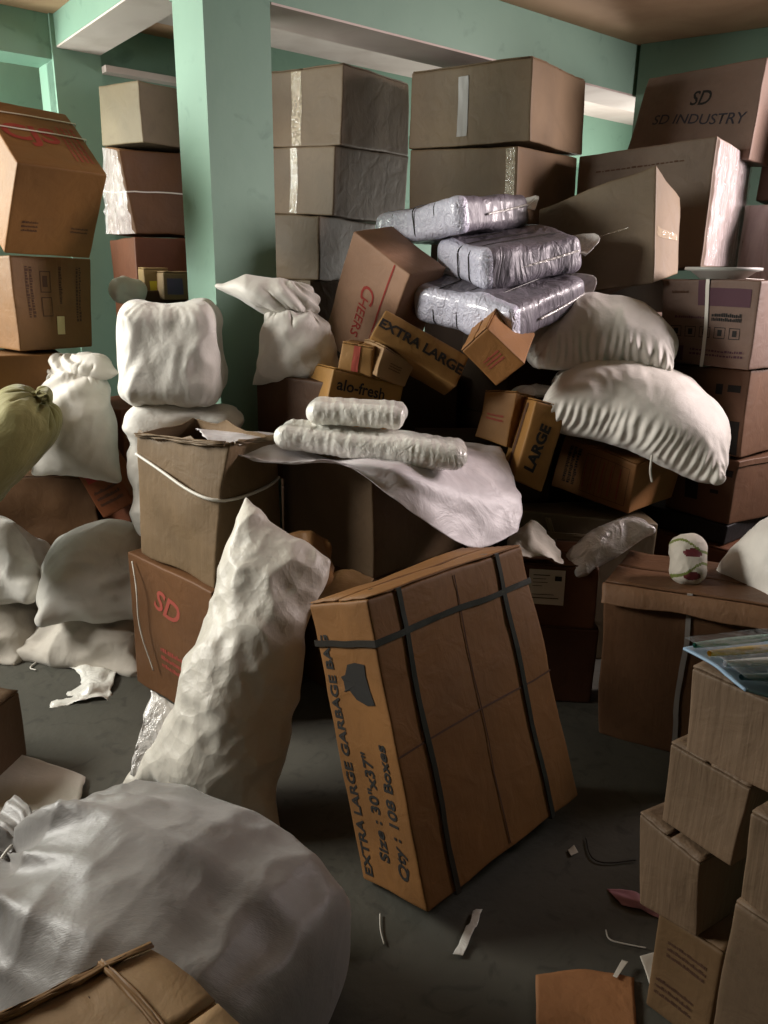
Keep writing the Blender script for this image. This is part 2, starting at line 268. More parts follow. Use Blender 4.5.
    'ag2': ((0.4811, 3.2219, 1.5165), (8.65, -10.12, 21.61), (0.407, 0.3497, 0.1427), {'001': [-0.0124, 0.0081, 0.0068], '000': [0.0149, -0.0091, -0.0031], '011': [-0.0139, 0.0047, -0.0101], '010': [0.0184, -0.0064, 0.0113], '101': [0.0114, -0.0109, -0.0126], '100': [-0.0168, 0.0141, 0.0088]}),
    'ag1': ((0.2694, 3.4235, 1.6599), (-6.12, -6.39, 43.2), (0.395, 0.4623, 0.1346), {'001': [-0.0047, 0.0047, 0.0042], '000': [0.0053, -0.0057, -0.0059], '011': [0.0196, -0.016, -0.0256], '010': [-0.0224, 0.0189, 0.0243], '101': [0.0003, -0.0, -0.0034], '100': [0.001, -0.0018, 0.0075]}),
}

def fbm(p, s, seed): return noise.fractal(Vector(p)*s+Vector((seed*7.3, seed*3.1, seed*1.7)), 1.0, 2.0, 3)
class Carton:
    def __init__(c, key, label, col='#8a623e', cat='cardboard box', group=None, ribs=.08, gloss=.62, dent=.004, box=None, name='cardboard_carton', open_top=False, flaps=True, seed=None, rag=0):
        loc, rot, dim, off = box or BOX[key]
        c.dim = dim; c.dent = dent; c.seed = seed if seed is not None else (sum(map(ord, label)) % 97)
        c.off = {k: Vector(v) for k, v in off.items()}
        # corners nobody measured follow their vertical neighbour half way
        for k in [f'{i}{j}{l}' for i in (0, 1) for j in (0, 1) for l in (0, 1)]: c.off.setdefault(k, Vector((0, 0, 0)))
        c.root = empty(name, loc, tuple(rad(a) for a in rot)); tag(c.root, label, cat, group)
        c.mat = cardboard(col, ribs, gloss)
        w, d, h = dim; r = .006 if max(dim) > .25 else .004
        def lines(L, n):
            a = [0, r*.35, r, 2.2*r]; b = [L-x for x in reversed(a)]; m = [2.2*r+(L-4.4*r)*i/n for i in range(1, n)]
            return a+m+b
        nx, ny, nz = [max(4, int(L/.045)) for L in dim]
        X, Y, Z = lines(w, nx), lines(d, ny), lines(h, nz)
        vs, idx, fs = [], {}, []
        def vid(i, j, k):
            q = (i, j, k)
            if q not in idx:
                p = Vector((X[i], Y[j], Z[k])); qq = Vector((min(max(p.x, r), w-r), min(max(p.y, r), d-r), min(max(p.z, r), h-r)))
                e = p-qq
                if e.length > 1e-9: p = qq+e.normalized()*min(r, max(e.length, r))
                p = Vector((p.x-w/2, p.y-d/2, p.z))
                if rag and p.z > h-.03: p.z += rag*(fbm((p.x, p.y, 0), 14, c.seed)-.3)
                idx[q] = len(vs); vs.append(c.warp(p))
            return idx[q]
        I, J, K = len(X)-1, len(Y)-1, len(Z)-1
        for i in range(I):
            for j in range(J):
                fs.append((vid(i, j, 0), vid(i, j+1, 0), vid(i+1, j+1, 0), vid(i+1, j, 0)))
                if not open_top: fs.append((vid(i, j, K), vid(i+1, j, K), vid(i+1, j+1, K), vid(i, j+1, K)))
        for i in range(I):
            for k in range(K):
                fs.append((vid(i, 0, k), vid(i+1, 0, k), vid(i+1, 0, k+1), vid(i, 0, k+1)))
                fs.append((vid(i, J, k), vid(i, J, k+1), vid(i+1, J, k+1), vid(i+1, J, k)))
        for j in range(J):
            for k in range(K):
                fs.append((vid(0, j, k), vid(0, j, k+1), vid(0, j+1, k+1), vid(0, j+1, k)))
                fs.append((vid(I, j, k), vid(I, j+1, k), vid(I, j+1, k+1), vid(I, j, k+1)))
        c.body = mesh('body', vs, fs, c.mat, c.root, smooth=True, solid=.004 if open_top else 0)
        if flaps and not open_top: c.flaps()
    def warp(c, p):
        w, d, h = c.dim; x, y, z = p.x/w+.5, p.y/d+.5, p.z/h
        o = Vector((0, 0, 0))
        for k, v in c.off.items():
            o += v*((x if k[0] == '1' else 1-x)*(y if k[1] == '1' else 1-y)*(z if k[2] == '1' else 1-z))
        n = Vector((fbm(p, 4.5, c.seed), fbm(p, 4.5, c.seed+5), fbm(p, 4.5, c.seed+9)))*c.dent
        # sides belly out or in a little between the stiff edges
        b = c.dent*1.3*math.sin(c.seed)
        n.x += b*(1 if x > .5 else -1)*sin(pi*min(max(y, 0), 1))*sin(pi*min(max(z, 0), 1))*(abs(x-.5)*2)**4
        n.y += b*(1 if y > .5 else -1)*sin(pi*min(max(x, 0), 1))*sin(pi*min(max(z, 0), 1))*(abs(y-.5)*2)**4
        # a fold runs across some sides
        return p+o+n
    def frame(c, face):
        w, d, h = c.dim
        return {'front': ((-w/2, -d/2, 0), (1, 0, 0), (0, 0, 1), (0, -1, 0), w, h), 'left': ((-w/2, d/2, 0), (0, -1, 0), (0, 0, 1), (-1, 0, 0), d, h),
                'right': ((w/2, -d/2, 0), (0, 1, 0), (0, 0, 1), (1, 0, 0), d, h), 'top': ((-w/2, -d/2, h), (1, 0, 0), (0, 1, 0), (0, 0, 1), w, d)}[face]
    def on(c, face, u, v, lift=.0015):
        o, a, b, n, W, H = [Vector(q) if isinstance(q, tuple) else q for q in c.frame(face)]
        return c.warp(o+a*(u*W)+b*(v*H))+n*lift
    def patch(c, name, face, u0, v0, u1, v1, mat, lift=.002, nu=8, nv=8, skew=0, solid=0, wob=0, parent=None):
        vs = [c.on(face, u0+(u1-u0)*i/nu+skew*(j/nv), v0+(v1-v0)*j/nv, lift+wob*noise.noise(Vector((i*1.7, j*1.3, c.seed)))) for j in range(nv+1) for i in range(nu+1)]
        fs = [(j*(nu+1)+i, j*(nu+1)+i+1, (j+1)*(nu+1)+i+1, (j+1)*(nu+1)+i) for j in range(nv) for i in range(nu)]
        return mesh(name, vs, fs, mat, parent or c.root, smooth=True, solid=solid)
    def flaps(c):
        w, d, h = c.dim; g = .008/min(w, d)
        lo = w >= d
        for s in (0, 1):
            a = (0.01, .5*s+g*.5*s+.005*(1-s), .99, .5+.5*s-g*.5*(1-s)-.005*s)
            if not lo: a = (a[1], a[0], a[3], a[2])
            c.patch('flap', 'top', *a, c.mat, lift=.004, solid=.004, wob=.003)
    def tape(c, face, u0, v0, u1, v1, mat=None, name='tape'): return c.patch(name, face, u0, v0, u1, v1, mat or m_tape, lift=.0025, wob=.0015)
    def text(c, s, face, u, v, size, ang=0, mat=None, fat=.0, sx=1, shear=0, name='printed_lettering', align='CENTER'):
        cu = bpy.data.curves.new('t', 'FONT'); cu.body = s; cu.size = 1; cu.align_x = align; cu.align_y = 'CENTER'; cu.offset = fat; cu.resolution_u = 3; cu.shear = shear
        o = bpy.data.objects.new('t', cu); C.objects.link(o)
        bpy.context.view_layer.update(); dg = bpy.context.evaluated_depsgraph_get()
        me = bpy.data.meshes.new_from_object(o.evaluated_get(dg)); bpy.data.objects.remove(o); bpy.data.curves.remove(cu)
        O, A, B, Nn, W, H = [Vector(q) if isinstance(q, tuple) else q for q in c.frame(face)]
        ca, sa = cos(rad(ang)), sin(rad(ang))
        k = size/.7
        for vt in me.vertices:
            x, y = vt.co.x*k*sx, vt.co.y*k
            X, Y = x*ca-y*sa, x*sa+y*ca
            q = O+A*(u*W+X)+B*(v*H+Y)
            vt.co = c.warp(q)+Nn*.0016
        me.materials.clear(); me.materials.append(mat or m_ink); me.name = name
        ob = bpy.data.objects.new(name, me); C.objects.link(ob); ob.parent = c.root; return ob
    def marks(c, face, rects, mat, name='printed_marks', lift=.0016):
        vs, fs = [], []; fr = c.frame(face)
        for (u0, v0, u1, v1) in rects:
            nu = max(1, int((u1-u0)*fr[4]/.015)); nv = max(1, int((v1-v0)*fr[5]/.015)); b = len(vs)
            vs += [c.on(face, u0+(u1-u0)*i/nu, v0+(v1-v0)*j/nv, lift) for j in range(nv+1) for i in range(nu+1)]
            fs += [(b+j*(nu+1)+i, b+j*(nu+1)+i+1, b+(j+1)*(nu+1)+i+1, b+(j+1)*(nu+1)+i) for j in range(nv) for i in range(nu)]
        return mesh(name, vs, fs, mat, c.root)
    def lines(c, face, u0, v0, u1, v1, n, mat, vert=False, seed=1, fill=.55, name='printed_marks'):
        """rows of illegible print"""
        r = random.Random(seed); R = []
        for i in range(n):
            if not vert:
                a = v0+(v1-v0)*i/n; x = u0
                while x < u1:
                    l = (u1-u0)*r.uniform(.02, .06); R.append((x, a, min(u1, x+l), a+(v1-v0)/n*fill*r.uniform(.6, 1))); x += l+(u1-u0)*.015
            else:
                a = u0+(u1-u0)*i/n; x = v0
                while x < v1:
                    l = (v1-v0)*r.uniform(.02, .06); R.append((a, x, a+(u1-u0)/n*fill*r.uniform(.6, 1), min(v1, x+l))); x += l+(v1-v0)*.015
        return c.marks(face, R, mat, name)
    def band(c, axis, pos, width, mat, name='strap', lift=.004, sag=0):
        """a strap all the way round, in the plane across the axis"""
        w, d, h = c.dim; t = width/2; n = 14; path = []
        if axis == 'x': P = [(-d/2, 0), (-d/2, h), (d/2, h), (d/2, 0)]
        elif axis == 'y': P = [(-w/2, 0), (-w/2, h), (w/2, h), (w/2, 0)]
        else: P = [(-w/2, -d/2), (w/2, -d/2), (w/2, d/2), (-w/2, d/2)]
        cen = [(sum(q[0] for q in P)/4), (sum(q[1] for q in P)/4)]
        loop = []
        for i in range(4):
            a, b = P[i], P[(i+1) % 4]
            for k in range(n): f = k/n; loop.append((a[0]+(b[0]-a[0])*f, a[1]+(b[1]-a[1])*f))
        vs = []
        for s_ in (-1, 1):
            for L in (lift, lift+.0015):
                for (a, b) in loop:
                    u_, v_ = a-cen[0], b-cen[1]; l = max(abs(u_)/((max(q[0] for q in P)-min(q[0] for q in P))/2), abs(v_)/((max(q[1] for q in P)-min(q[1] for q in P))/2))
                    ex = Vector((a, b))+Vector(((1 if u_ > 0 else -1)*L if abs(u_)*2.0001 >= (max(q[0] for q in P)-min(q[0] for q in P)) else 0, (1 if v_ > 0 else -1)*L if abs(v_)*2.0001 >= (max(q[1] for q in P)-min(q[1] for q in P)) else 0))
                    off = s_*t
                    if axis == 'x': base = Vector(((pos-.5)*w+off, a, b)); dl = Vector((0, ex.x-a, ex.y-b))
                    elif axis == 'y': base = Vector((a, (pos-.5)*d+off, b)); dl = Vector((ex.x-a, 0, ex.y-b))
                    else: base = Vector((a, b, pos*h+off+sag*noise.noise(Vector((a*3, b*3, c.seed))))); dl = Vector((ex.x-a, ex.y-b, 0))
                    vs.append(c.warp(base)+dl)
        m = len(loop); fs = []
        for i in range(m):
            j = (i+1) % m
            fs += [(m+i, m+j, 3*m+j, 3*m+i), (i, 2*m+i, 2*m+j, j), (i, j, m+j, m+i), (2*m+i, 3*m+i, 3*m+j, 2*m+j)]
        return mesh(name, vs, fs, mat, c.root)
def tube(name, pts, r, mat, parent=None, seg=6):
    pts = [Vector(p) for p in pts]
    # smooth the polyline
    for _ in range(2):
        q = [pts[0]]
        for a, b in zip(pts[:-1], pts[1:]): q += [a*.75+b*.25, a*.25+b*.75]
        pts = q+[pts[-1]]
    vs, fs = [], []
    for i, p in enumerate(pts):
        t = (pts[min(i+1, len(pts)-1)]-pts[max(i-1, 0)]).normalized(); a = t.orthogonal().normalized() if abs(t.z) > .95 else t.cross(Vector((0, 0, 1))).normalized(); b = t.cross(a)
        for k in range(seg): vs.append(p+(a*cos(2*pi*k/seg)+b*sin(2*pi*k/seg))*r)
    for i in range(len(pts)-1):
        for k in range(seg): fs.append((i*seg+k, i*seg+(k+1) % seg, (i+1)*seg+(k+1) % seg, (i+1)*seg+k))
    fs += [tuple(range(seg))[::-1], tuple((len(pts)-1)*seg+k for k in range(seg))]
    return mesh(name, vs, fs, mat, parent, smooth=True)
def drape(name, grid, mat, parent=None, n=10, amp=.006, freq=18, solid=.0012, seed=1, ridge=0, rdir=(1, 0)):
    """a thin sheet through a grid of 3-D points (Catmull-Rom both ways) with fine crumples"""
    g = np.array([[list(p) for p in row] for row in grid], float)
    def cr(a, n):
        m = len(a); out = []
        for i in range(m-1):
            p0, p1, p2, p3 = a[max(i-1, 0)], a[i], a[i+1], a[min(i+2, m-1)]
            for k in range(n):
                t = k/n; out.append(.5*((2*p1)+(-p0+p2)*t+(2*p0-5*p1+4*p2-p3)*t*t+(-p0+3*p1-3*p2+p3)*t**3))
        out.append(a[-1]); return np.array(out)
    g = cr(g, n); g = np.swapaxes(cr(np.swapaxes(g, 0, 1), n), 0, 1)
    gu = np.gradient(g, axis=1); gv = np.gradient(g, axis=0); nr = np.cross(gu, gv); nr /= np.linalg.norm(nr, axis=-1, keepdims=True)+1e-9
    R_, C_ = g.shape[:2]; vs = []
    for j in range(R_):
        for i in range(C_):
            p = Vector(g[j, i]); a = 1-abs(noise.noise(p*freq+Vector((seed, seed, 0))))*2; a2 = noise.noise(p*freq*2.7)
            q = p+Vector(nr[j, i])*amp*(a+.4*a2)
            if ridge: q += Vector(nr[j, i])*ridge*math.sin((i*rdir[0]+j*rdir[1])*1.3+2*noise.noise(p*5))
            if i in (0, C_-1) or j in (0, R_-1): q += Vector((noise.noise(p*30), noise.noise(p*30+Vector((5, 0, 0))), 0))*amp*1.2
            vs.append(q)
    fs = [(j*C_+i, j*C_+i+1, (j+1)*C_+i+1, (j+1)*C_+i) for j in range(R_-1) for i in range(C_-1)]
    return mesh(name, vs, fs, mat, parent, smooth=True, solid=solid)

# ------------------------------------------------------------------ sacks
def sack_sim(nx, ny, L, W, press=1.0, grav=.3, neck=None, content=None, iters=160, seed=1, floor=True, kc=.6, kb=.04, rough=.25):
    """inflate two sewn sheets: returns P[2,ny,nx,3]"""
    rg = np.random.default_rng(seed)
    xs = np.linspace(-L/2, L/2, nx); ys = np.linspace(-W/2, W/2, ny)
    X, Y = np.meshgrid(xs, ys)
    t = .04*min(L, W)
    P = np.zeros((2, ny, nx, 3)); P[..., 0] = X; P[..., 1] = Y
    edge = (1-(2*X/L)**2)*(1-(2*Y/W)**2)
    n = rg.normal(size=(2, ny, nx))
    for _ in range(2):
        n = (n+np.roll(n, 1, 1)+np.roll(n, -1, 1)+np.roll(n, 1, 2)+np.roll(n, -1, 2))/5
    P[0, ..., 2] = t*edge+n[0]*t*rough*4*edge; P[1, ..., 2] = -t*edge+n[1]*t*rough*4*edge
    Vl = np.zeros_like(P); lx = xs[1]-xs[0]; ly = ys[1]-ys[0]; ld = np.hypot(lx, ly)
    def con(A, B, r, ks, kc):
        d = B-A; l = np.sqrt((d*d).sum(-1, keepdims=True))+1e-9
        e = (l-r)/l; e = np.where(e > 0, e*ks, e*kc)*.5*d
        A += e; B -= e
    for it in range(iters):
        gx = np.gradient(P, axis=2); gy = np.gradient(P, axis=1)
        nrm = np.cross(gx, gy)/(lx*ly); nrm[1] *= -1
        Vl *= .9
        Vl += nrm*press*.0006*min(L, W)/.5
        Vl[..., 2] -= grav*.0006
        Q = P.copy(); P += Vl
        for s in range(5):
            for o in (0, 1):
                con(P[:, :, o:-1:2], P[:, :, o+1::2], lx, 1., kc)
                con(P[:, o:-1:2], P[:, o+1::2], ly, 1., kc)
            for o in (0, 1):
                con(P[:, o:-1:2, :-1], P[:, o+1::2, 1:], ld, .3, .1)
                con(P[:, o:-1:2, 1:], P[:, o+1::2, :-1], ld, .3, .1)
            for o in (0, 1, 2, 3):
                a = P[:, :, o:-2:4]; b = P[:, :, o+2::4]; m = min(a.shape[2], b.shape[2]); con(a[:, :, :m], b[:, :, :m], 2*lx, 0, kb)
                a = P[:, o:-2:4]; b = P[:, o+2::4]; m = min(a.shape[1], b.shape[1]); con(a[:, :m], b[:, :m], 2*ly, 0, kb)
            for sl in ((slice(None), 0), (slice(None), -1), (0, slice(None)), (-1, slice(None))):
                a = (P[0][sl]+P[1][sl])/2; P[0][sl] = a; P[1][sl] = a
            if neck:
                for fx, r in neck:
                    i = int(round(fx*(nx-1))); c = P[:, :, i].mean((0, 1)); d = P[:, :, i]-c; d[..., 0] *= .3
                    q = np.sqrt((d[..., 1:]**2).sum(-1, keepdims=True))+1e-9
                    k = np.minimum(1, r/q); k = 1-(1-k)*.5
                    d[..., 1:] *= k; P[:, :, i] = c+d
            if content is not None:
                a, b, c, ex = content
                f = (np.abs(P[..., 0]/a)**ex+np.abs(P[..., 1]/b)**ex+np.abs(P[..., 2]/c)**ex)+1e-9
                k = f**(-1/ex); m = k > 1
                k = np.where(m, np.minimum(k, 1.15), 1)[..., None]; P *= k
            if floor:
                z0 = floor if floor is not True else -.16*min(L, W)
                P[..., 2] = np.maximum(P[..., 2], z0)
        Vl = P-Q
        l = np.sqrt((Vl**2).sum(-1, keepdims=True)); Vl *= np.minimum(1, .01/(l+1e-9))
    return P

def sack(name, label, cat, mat, dims, loc, rot=(0, 0, 0), flat=None, n=(64, 48), warp=None, group=None, lump=.02, fold=.012, ffreq=7, fst=(1, 1, 1), pleat=None, corner=.0, gather=0, **kw):
    """a sewn, filled bag settled by the little cloth solver, scaled to its size in the room"""
    L, W = flat or (dims[0]*1.12, dims[1]*1.12)
    if L < .45: L, W = .8, .8*W/L
    P = sack_sim(n[0], n[1], L, W, **kw)
    lo = P.reshape(-1, 3).min(0); hi = P.reshape(-1, 3).max(0)
    P = (P-(lo+hi)/2)/(hi-lo)*np.array(dims)
    if corner:
        ny_, nx_ = P.shape[1:3]; uu = np.abs(np.linspace(-1, 1, nx_))[None, :]; vv = np.abs(np.linspace(-1, 1, ny_))[:, None]
        k = 1-corner*(uu*vv)**3; P[..., 0] *= k; P[..., 1] *= k
    if warp is not None: P = warp(P)
    gx = np.gradient(P, axis=2); gy = np.gradient(P, axis=1); nr = np.cross(gx, gy); nr[1] *= -1; nr /= np.linalg.norm(nr, axis=-1, keepdims=True)+1e-9
    D = np.zeros(P.shape[:3]); sd = kw.get('seed', 1)*3.7; so = Vector((sd, -sd, sd*.5))
    for l in (0, 1):
        for j in range(P.shape[1]):
            for i in range(P.shape[2]):
                p = Vector(P[l, j, i]); q = Vector((p.x*fst[0], p.y*fst[1], p.z*fst[2]))
                wv = Vector((noise.noise(p*4+so), noise.noise(p*4-so), 0))*.09
                a = 1-abs(noise.noise((q+wv)*ffreq+so))*2.4; b_ = 1-abs(noise.noise((q+wv)*ffreq*2.1-so))*2.4
                mk = .35+.65*min(1, max(0, noise.noise(p*3.5+so*2)+.5))
                D[l, j, i] = lump*noise.noise(p*4.5+so)+fold*mk*(max(a, -.4)+.45*max(b_, -.4))
                if gather:
                    nx_, ny_ = P.shape[2], P.shape[1]; ex = min(i, nx_-1-i)/nx_; ey = min(j, ny_-1-j)/ny_
                    al = P[l, j, i, 1] if ex < ey else P[l, j, i, 0]
                    D[l, j, i] += gather*math.exp(-(min(ex, ey)-.03)**2/.004)*sin(al*210+5*noise.noise(p*9))
                if pleat:
                    for (x0, y0, cnt, am, dec) in pleat:
                        dx = p.x-x0; dy = math.hypot(p.y-y0, p.z)+1e-4
                        an = math.atan2(p.z, p.y-y0)*cnt*.5+math.atan2(abs(dx), dy)*cnt; D[l, j, i] += am*math.exp(-math.hypot(dx, dy)/dec)*math.sin(an+2*noise.noise(p*5))
    P = P+nr*D[..., None]
    b_ = (P[0]+P[1])/2
    for sl in ((slice(None), 0), (slice(None), -1), (0, slice(None)), (-1, slice(None))): P[0][sl] = b_[sl]; P[1][sl] = b_[sl]
    ny, nx = P.shape[1:3]
    idx = np.zeros((2, ny, nx), int); vs = []
    for l in (0, 1):
        for j in range(ny):
            for i in range(nx):
                if l and (i in (0, nx-1) or j in (0, ny-1)): idx[l, j, i] = idx[0, j, i]
                else: idx[l, j, i] = len(vs); vs.append(Vector(P[l, j, i]))
    fs = []
    for j in range(ny-1):
        for i in range(nx-1):
            fs.append((idx[0, j, i], idx[0, j, i+1], idx[0, j+1, i+1], idx[0, j+1, i]))
            fs.append((idx[1, j, i], idx[1, j+1, i], idx[1, j+1, i+1], idx[1, j, i+1]))
    o = mesh(name, vs, [tuple(int(q) for q in f) for f in fs], mat, None, smooth=True, subsurf=1)
    o.location = loc; o.rotation_euler = tuple(rad(a) for a in rot)
    return tag(o, label, cat, group)

def pack(name, label, cat, mat, dims, loc, rot=(0, 0, 0), rad_=.05, n=.012, group=None, lump=.01, fold=.006, ffreq=12, fst=(1, 1, 1), gather=0, seed=1, dentx=(), dent=0, warp=None):
    """a bag filled square: a soft block whose skin is creased"""
    w, d, h = dims; r_ = min(rad_, .49*min(dims)); idx, vs, fs = {}, [], []
    nn = [max(6, int(L/n)) for L in dims]; so = Vector((seed*3.7, -seed*2.1, seed))
    def vid(i, j, k):
        q = (i, j, k)
        if q not in idx:
            p = Vector((w*(i/nn[0]-.5), d*(j/nn[1]-.5), h*(k/nn[2]-.5)))
            c_ = Vector([min(max(p[a], -dims[a]/2+r_), dims[a]/2-r_) for a in range(3)]); e = p-c_
            if e.length > 1e-9: nr = e.normalized(); p = c_+nr*r_
            else: nr = Vector((0, 0, 1))
            qq = Vector((p.x*fst[0], p.y*fst[1], p.z*fst[2]))
            wv = Vector((noise.noise(p*5+so), noise.noise(p*5-so), 0))*.06
            a_ = 1-abs(noise.noise((qq+wv)*ffreq+so))*2.4; b_ = 1-abs(noise.noise((qq+wv)*ffreq*2.2-so))*2.4
            mk = .4+.6*min(1, max(0, noise.noise(p*4+so*2)+.5))
            D = lump*noise.noise(p*5+so)+fold*mk*(max(a_, -.4)+.45*max(b_, -.4))
            if gather: ed = (abs(p.z)/(h/2))**3; D += gather*ed*sin(math.atan2(p.y, p.x)*34+3*noise.noise(p*9))
            for x0 in dentx: D -= dent*math.exp(-((p.x-x0)/.008)**2)
            p = p+nr*D
            idx[q] = len(vs); vs.append(p)
        return idx[q]
    I, J, K = nn
    for i in range(I):
        for j in range(J): fs += [(vid(i, j, 0), vid(i, j+1, 0), vid(i+1, j+1, 0), vid(i+1, j, 0)), (vid(i, j, K), vid(i+1, j, K), vid(i+1, j+1, K), vid(i, j+1, K))]
        for k in range(K): fs += [(vid(i, 0, k), vid(i+1, 0, k), vid(i+1, 0, k+1), vid(i, 0, k+1)), (vid(i, J, k), vid(i, J, k+1), vid(i+1, J, k+1), vid(i+1, J, k))]
    for j in range(J):
        for k in range(K): fs += [(vid(0, j, k), vid(0, j, k+1), vid(0, j+1, k+1), vid(0, j+1, k)), (vid(I, j, k), vid(I, j+1, k), vid(I, j+1, k+1), vid(I, j, k+1))]
    if warp: vs = [warp(v_) for v_ in vs]
    o = mesh(name, vs, fs, mat, None, smooth=True, subsurf=1); o.location = loc; o.rotation_euler = tuple(rad(a) for a in rot)
    return tag(o, label, cat, group)
def under(o, r):
    o.parent = r; o.matrix_parent_inverse = Matrix.LocRotScale(r.location, r.rotation_euler, None).inverted(); return o

# ====================================================================== OBJECTS
# --- the big leaning carton
B = Carton('big', 'large strapped carton of extra large garbage bags leaning at the centre, size 30"x37"', '#96683a', dent=.006, flaps=True)
B.text('EXTRA LARGE GARBAGE BAG', 'left', .15, .462, .029, 90, fat=.028, sx=1.16)
B.text('Size : 30"x37"', 'left', .47, .30, .033, 90, fat=.026, sx=1.08)
B.text('Qty : 108 Boxes', 'left', .74, .305, .033, 90, fat=.026, sx=1.08)
# printed bag emblem, its neck to the left
pts = [(a-.07, b+.025) for a, b in [(.40, .675), (.40, .705), (.37, .72), (.45, .728), (.52, .765), (.66, .775), (.82, .768), (.80, .73), (.82, .685), (.86, .64), (.72, .632), (.56, .645), (.47, .675), (.37, .668)]]
vs = [B.on('left', u, v_, .0018) for u, v_ in pts]+[B.on('left', .53, .725, .0018)]
mesh('printed_bag_emblem', vs, [(i, (i+1) % len(pts), len(pts)) for i in range(len(pts))], m_ink, B.root)
B.marks('left', [(.54, .72, .58, .735), (.61, .72, .65, .735), (.575, .745, .615, .755)], cardboard('#96683a'), 'recycling_mark')
B.band('z', .865, .016, m_strap); B.band('x', .17, .016, m_strap); B.band('x', .80, .016, m_strap)
B.tape('front', .0, .5, 1, .507, m_brownink, 'crease'); B.tape('front', .5, .02, .507, .98, m_brownink, 'crease')

# --- pile of cartons behind it
G = Carton('G', 'plain brown carton under the plastic packs, behind the large leaning carton', '#7a6248', flaps=False)
O = Carton('O', 'torn open brown carton with ragged top, beside the leaning white sack', '#8c7355', ribs=.25, dent=.012, open_top=True, rag=.03)
w_, d_, h_ = O.dim
for (a, b, c3, d3) in (('left', .02, .98, .06), ('front', .05, .95, .05)):
    O.patch('torn_flap', a, b, .97, c3, 1.0, O.mat, lift=.012, solid=.004, wob=.02)
tube('strap', [O.on('left', 0.0, .84, .004), O.on('left', .35, .74, .012), O.on('left', .7, .66, .02), O.on('left', 1.0, .62, .02), O.on('front', .3, .60, .012), O.on('front', .8, .62, .006), O.on('front', 1, .66, .004)], .0055, m_wstrap, O.root)
S = Carton('S', 'brown carton with red lettering standing on the floor under the torn open carton', '#7f5634', flaps=False, dent=.006)
S.text('SD', 'left', .45, .72, .085, -18, m_palered, fat=.02, shear=.2); S.lines('left', .35, .25, .7, .42, 3, m_palered, seed=4)
tube('loose_string', [S.on('left', .1, .96, .01), S.on('left', .2, .8, .03), S.on('left', .17, .5, .03), S.on('left', .3, .2, .02)], .003, m_wstrap, S.root)
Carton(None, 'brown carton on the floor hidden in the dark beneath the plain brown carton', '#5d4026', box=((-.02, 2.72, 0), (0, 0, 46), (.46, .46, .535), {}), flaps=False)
K = Carton('K', 'tilted pale brown carton with red script lettering, under the silver bundles', '#c1977a', flaps=False)
K.text('C', 'front', .50, .64, .075, -90, m_redink, fat=.005, shear=.1); K.text('HEERS', 'front', .47, .42, .045, -90, m_redink, fat=.01)
K.marks('front', [(.74, .02, .765, .99)], m_redink, 'red_line')
XL = Carton('XL', 'long narrow carton printed EXTRA LARGE tilted down to the right', '#b28750', flaps=False)
XL.text('EXTRA LARGE', 'front', .50, .52, .036, 0, fat=.035, sx=1.08)
XL.tape('left', .05, .1, .95, .9, m_tape)
N_ = Carton('N', 'small brown carton tipped on its corner right of the long EXTRA LARGE carton', '#a8743f')
N_.lines('front', .2, .35, .75, .6, 3, m_palered, seed=3)
M_ = Carton('Mb', 'small plain crumpled carton standing left of the LARGE carton', '#ab7c46', dent=.009)
M_.lines('front', .2, .42, .75, .58, 2, m_palered, seed=5)
LG = Carton('LG', 'narrow upright carton printed LARGE leaning to the right', '#b58448')
LG.text('LARGE', 'front', .45, .46, .038, 84, fat=.045, sx=1.12)
LG.tape('left', .42, .05, .58, .95, m_brownink, 'seam')
Q = Carton('Q', 'brown carton with a printed list on its side, under the lower white sack', '#b98452')
Q.lines('left', .12, .18, .30, .9, 3, m_ink, vert=True, seed=8, fill=.8); Q.marks('left', [(.36, .12, .365, .86), (.93, .12, .935, .86), (.36, .86, .935, .868), (.36, .12, .935, .128)]+[(.36+.095*i, .12, .363+.095*i, .86) for i in range(1, 6)], m_brownink, 'printed_frame')
for i in range(5): Q.lines('left', .38+.11*i, .2, .41+.11*i, .8, 1, m_palered, vert=True, seed=20+i)
H = Carton('H', 'little tan carton with crushed top, behind the plastic packs', '#b98c54', dent=.008, flaps=True)
H.tape('front', .42, 0, .62, 1, m_palered)
I_ = Carton('I', 'little crumpled carton with torn paper under the long EXTRA LARGE carton', '#b08c62', dent=.016)
I_.lines('front', .3, .4, .7, .7, 3, m_brownink, seed=9)
J = Carton('J', 'tan carton printed alo-fresh in black, behind the plastic packs', '#ba8b4a')
J.text('alo-fresh', 'front', .42, .75, .04, 0, fat=.02)
P_ = Carton('P', 'dark brown carton under the translucent bag by the pillar', '#5f4028', flaps=False)

# the tall stacks at the back
gB = 'large brown cartons stacked at the back'
cB = '#7c6750'
b1 = Carton('B1a', 'large carton with clear tape, topmost of the stack just right of the pillar', cB, group=gB, dent=.005); b1.tape('left', .38, .02, .50, .98)
b2 = Carton('B1b', 'large carton second from the top of the stack just right of the pillar', cB, group=gB, flaps=False); b2.tape('left', .38, .02, .48, .98)
b3 = Carton('B1c', 'brown carton third from the top of the stack just right of the pillar', '#6c573f', group=gB, flaps=False, dent=.009)
b4 = Carton('B1d', 'brown carton fourth from the top of the stack just right of the pillar', '#6c573f', group=gB, flaps=False)
c1 = Carton('B2a', 'large carton with a white tape strip, topmost of the middle back stack', '#8a7358', group=gB); c1.tape('left', .415, .12, .50, .88, m_gstrap)
c2 = Carton('B2b', 'large carton below the topmost one of the middle back stack', '#7f6548', group=gB, flaps=False); c2.tape('left', .9, .1, .98, .98)
T = Carton('T', 'carton printed SD INDUSTRY leaning at the top right near the ceiling', '#93796a', dent=.006, flaps=False)
